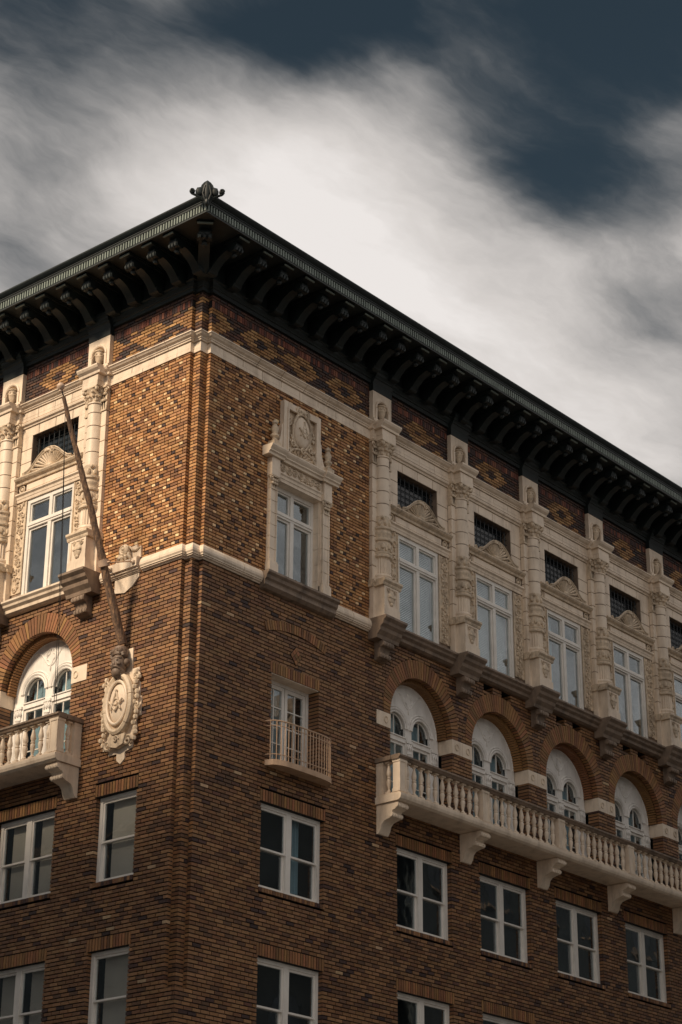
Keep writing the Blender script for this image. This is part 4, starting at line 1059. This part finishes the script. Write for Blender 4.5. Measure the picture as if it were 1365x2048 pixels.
for t0 in range(6):
    A0, A1 = 2*PI*t0/6+.25, 2*PI*(t0+1)/6+.23
    fr_.tube([(.37*math.cos(A0+(A1-A0)*i/8), -.15, -.02+.62*math.sin(A0+(A1-A0)*i/8)) for i in range(9)], .07, 7)
SC('frame_segments', fr_, 'carved')
SC('oval_rim', MB().tube([(.29*math.cos(2*PI*t/32), -.19, .47*math.sin(2*PI*t/32)) for t in range(32)], .035, 7, True, True), 'terra')
SC('oval_field', MB().ell(0, .12, 0, .28, .10, .46, 24, 10), 'terra')
SC('emblem', emblem(MB(), .40, .225), 'carved')
orn = MB(); r2 = random.Random(3)
for s_ in (-1, 1):
    for i in range(14):
        zz = .62-1.45*i/13; orn.ell(s_*(.46+.05*math.sin(i*1.7)), .06+r2.uniform(0, .05), zz, .06, .06, .065, 6, 4)
    orn.spiral(s_*.44, .52, .08, .10, .03, 1.4, s_); orn.spiral(s_*.50, -.12, .08, .09, .03, 1.4, -s_); orn.spiral(s_*.30, -.86, .1, .12, .035, 1.4, s_)
orn.exty([(-.26, -.70), (.26, -.70), (.20, -.92), (0, -.98), (-.2, -.92)], .05, .16); orn.spiral(0, -.80, .17, .08, .022, 1.3)
SC('strapwork', orn, 'carved')
# bearded mask that carries the flagpole socket
mk = MB()
mk.ell(0, .20, .95, .17, .17, .24, 14, 9); mk.ell(0, .33, .93, .05, .07, .09, 8, 6); mk.ell(0, .30, 1.06, .15, .06, .05, 10, 5)
for s_ in (-1, 1):
    mk.ell(s_*.07, .335, 1.0, .035, .03, .025, 8, 5); mk.ell(s_*.09, .31, .92, .06, .05, .05, 8, 5); mk.ell(s_*.19, .16, .97, .06, .08, .09, 8, 5)
    for i in range(6): mk.tube([(s_*(.04+.02*i), -.27, .80), (s_*(.05+.026*i), -.26+.02*i, .70), (s_*(.03+.02*i), -.24+.02*i, .58)], [.03, .035, .012], 5)
    mk.tube([(0, -.36, .86), (s_*.07, -.34, .85), (s_*.13, -.28, .80)], [.03, .03, .012], 6)
mk.ell(0, .25, .76, .13, .12, .14, 10, 6)
for i in range(11):
    a_ = PI*i/10; mk.ell(.17*math.cos(a_), .22+.02*math.sin(a_), 1.12+.10*math.sin(a_), .055, .09, .06, 7, 5)
for i in range(7): mk.ell(-.14+.047*i, .30, 1.22+.03*math.sin(PI*i/6), .035, .05, .05, 6, 4)
mk.lathe([(.16, 1.15), (.17, 1.25), (.13, 1.34)], 12, 0, .17)
SC('mask', mk, 'masked', 0, -.02, -.10)
# scroll block over the string course, with eyebolts for the stays
SBP = [(0, -.31), (.05, -.31), (.05, -.29), (.08, -.285), (.08, -.26), (.12, -.25), (.12, -.21), (.17, -.20), (.17, .0), (.12, .03), (0, .03)]
sb = part('scroll_block', MB().extx(SBP, -.46, -.27).extx(SBP, -.262, .23).extx(SBP, .238, .42).mesh('scroll_base', 'terra'), 'L', -1.94, 0, 0)
sv = MB().exty([(-.46, -.02), (.42, -.02), (.42, .30), (.30, .28), (.30, .36), (.12, .34), (.0, .42), (-.16, .40), (-.24, .26), (-.30, .10), (-.46, .04)], -.01, .05)
sv.exty([(-.36, -.62), (-.05, -.68), (.18, -.58), (.38, -.40), (.38, -.32), (-.36, -.32)], -.01, .03)
sub('scroll_plate', sv.mesh('scroll_plate', 'terra'), sb)
sv2 = MB().exty([(.0+.135*math.cos(2*PI*t/20), .27+.135*math.sin(2*PI*t/20)) for t in range(20)], .04, .15)
sv2.spiral(0, .27, .16, .125, .036, 2.0, -1, PI*.1, 6, 26); sv2.ell(0, .17, .27, .04, .05, .04, 8, 5)
for i, (x0, x1) in enumerate(((-.12, -.2), (-.04, -.06), (.04, .06), (.12, .2))): sv2.tube([(x0, -.12, .18), (x0*1.2, -.15, .10), (x1, -.13, .03)], [.045, .05, .03], 6)
sv2.tube([(.12, -.09, .33), (.2, -.08, .24), (.3, -.07, .22), (.4, -.06, .27)], [.03, .03, .025, .015], 6)
sub('volute', sv2.mesh('volute', 'carved'), sb)
for x in (-.36, .34): sub('eyebolt', MB().ell(x, .17, -.10, .055, .07, .055, 8, 6).tube([(x+.04*math.cos(2*PI*t/10), -.22, -.10+.04*math.sin(2*PI*t/10)) for t in range(10)], .012, 4, True, True).mesh('eyebolt', 'terra'), sb)
part('string_end', MB().extx(STR, -.30, .0).mesh('string_end', 'terra'), 'L', -2.40, 0, 0)

# ------------------------------------------------------------------ dark interior core, roof, street-level walls
core = MB().box(.75, UEND, -VEND, -.75, GZ, 7.2)
part('inner_wall', core.mesh('inner_wall', 'room'), 'R')
brk = bpy.data.materials.new('far_brickwork'); brk.use_nodes = True
t_ = brk.node_tree; bt = t_.nodes.new('ShaderNodeTexBrick'); bt.inputs['Color1'].default_value = (*PAL_LO[0], 1); bt.inputs['Color2'].default_value = (*PAL_LO[3], 1); bt.inputs['Mortar'].default_value = (*lin('#3a3230'), 1)
bt.inputs['Scale'].default_value = 1.0; bt.inputs['Brick Width'].default_value = .243; bt.inputs['Row Height'].default_value = .0832; bt.inputs['Mortar Size'].default_value = .006
g_ = t_.nodes.new('ShaderNodeNewGeometry'); s3 = t_.nodes.new('ShaderNodeSeparateXYZ'); c3 = t_.nodes.new('ShaderNodeCombineXYZ'); ad = t_.nodes.new('ShaderNodeMath')
t_.links.new(g_.outputs['Position'], s3.inputs[0]); t_.links.new(s3.outputs[0], ad.inputs[0]); t_.links.new(s3.outputs[1], ad.inputs[1]); t_.links.new(ad.outputs[0], c3.inputs[0]); t_.links.new(s3.outputs[2], c3.inputs[1])
t_.links.new(c3.outputs[0], bt.inputs['Vector']); t_.links.new(bt.outputs[0], t_.nodes['Principled BSDF'].inputs['Base Color']); t_.nodes['Principled BSDF'].inputs['Roughness'].default_value = .75
M['far_brick'] = brk
part('street_wall', MB().box(0, UEND, -.7, 0, GZ, -11.2).box(0, .7, -VEND, -.7, GZ, -11.2).mesh('street_wall', 'far_brick'), 'R')
part('granite_plinth', MB().box(-.06, UEND, -.7, .06, GZ, GZ+1.1).box(-.06, .7, -VEND, -.7, GZ, GZ+1.1).mesh('plinth', 'grime_shade'), 'R')

# ------------------------------------------------------------------ unseen blocks added across the streets to shade the lower walls
M['stucco'] = material('grey_stucco', lin('#4b5154'), .85, .25, 1.5, .3, 20)
def shade_block(name, label, x0, x1, y0, y1, top, mat):
    t = thing(name, label, 'building', ((x0+x1)/2, (y0+y1)/2, GZ)); t['group'] = 'unseen blocks added for shade'
    cx, cy = t.location.x, t.location.y; hx, hy = (x1-x0)/2, (y1-y0)/2; H = top-GZ
    def C(n, mb, m_):
        o = bpy.data.objects.new(n, mb if isinstance(mb, bpy.types.Mesh) else mb.mesh(n, m_)); col.objects.link(o); o.parent = t; return o
    C('wall', MB().box(-hx, hx, -hy, hy, 0, H), mat)
    C('parapet', MB().box(-hx-.25, hx+.25, -hy-.25, hy+.25, H, H+.5).box(-hx-.12, hx+.12, -hy-.12, hy+.12, H-.5, H-.002), 'grime_shade')
    wf = MB().box(-.6, .6, -.03, .03, 0, 1.9).mesh('far_window', 'far_glass'); sl = MB().box(-.7, .7, 0, .12, -.14, 0).mesh('far_sill', 'grime_shade')
    for side, L_, off, rz in (('e', hy, hx, PI/2), ('w', hy, hx, -PI/2), ('n', hx, hy, PI), ('s', hx, hy, 0)):
        if side not in ('e', 'n', 's'): continue
        n = int(2*L_/3.0)
        for fl in range(int((H-2)/3.4)):
            for i in range(n):
                p = -L_+(i+.5)*2*L_/n
                q = Matrix.Rotation(rz, 4, 'Z') @ Vector((p, -off, 0))
                if side == 'e' and x0 > 0 or side == 'n' and x0 < -10: continue
                o = C('window', wf, None); o.location = (q.x, q.y, 1.6+fl*3.4); o.rotation_euler = (0, 0, rz)
                z2 = bpy.data.objects.new('sill', sl); col.objects.link(z2); z2.parent = o
shade_block('stucco_building', 'plain grey block added out of view to shade the left front', -32, -14, -.5, 28, 5.2, 'stucco')
shade_block('stucco_building', 'long low grey block added out of view to dim the lower right front', 10, 24, -30, -13.5, 3.0, 'stucco')
shade_block('stucco_building', 'tall grey block added out of view to dim the far right front', 25, 50, -30, -13.5, 7.0, 'stucco')

# ------------------------------------------------------------------ flagpole
fp = thing('flagpole', 'weathered wooden flagpole leaning out from the bearded mask, with ball finial and halyard', 'flagpole', (-.12, 1.85, -1.914))
o0 = Vector(fp.location)
def FP(n, mb, mat):
    o = bpy.data.objects.new(n, mb.mesh(n, mat)); col.objects.link(o); o.parent = fp; o.location = -o0; return o
PB, PC, PT, PBall = Vector((-.12, 1.85, -1.914)), Vector((-.801, 1.85, -.285)), Vector((-2.245, 1.85, 3.135)), Vector((-2.346, 1.85, 3.343))
pts = []; rr = []
for i in range(41):
    t = i/40; p = PB.lerp(PT, t); p = p+Vector((0, .012*math.sin(t*9)+.006*math.sin(t*31), 0)); pts.append(p); rr.append((.100-.058*t**1.2)*(1+.06*math.sin(i*1.9)))
FP('pole', MB().tube(pts, rr, 10), 'wood')
FP('spindle', MB().tube([PT, PBall], .014, 6), 'iron')
FP('ball', MB().lathe([(.0, -.085), (.05, -.075), (.085, -.03), (.088, .0), (.085, .03), (.05, .075), (0, .085)], 14).tube([(0, 0, -.12), (0, 0, -.06)], .03, 8), 'ball').location = PBall-o0
ax = (PT-PB).normalized()
FP('collar', MB().tube([PC-ax*.075, PC-ax*.07, PC+ax*.07, PC+ax*.075], [.10, .128, .128, .10], 12).tube([PC+Vector((0, -.09, 0)), PC+Vector((0, -.2, -.01))], .022, 6), 'ball')
for v_ in (2.30, 1.60): FP('stay_rod', MB().tube([PC+Vector((.02, (-.1 if v_ < 1.8 else .1), 0)), Vector((-.20, v_, -.10))], .015, 5), 'cream_iron')
ra = Vector((-2.17, 1.86, 2.95))
for dy in (-.0, .07):
    e_ = Vector((-.70, 3.17+dy, -3.29)); q = [ra.lerp(e_, i/16)+Vector((.04*math.sin(PI*i/16), .0, -.10*math.sin(PI*i/16))) for i in range(17)]
    FP('halyard', MB().tube(q, .009, 4), 'rope')
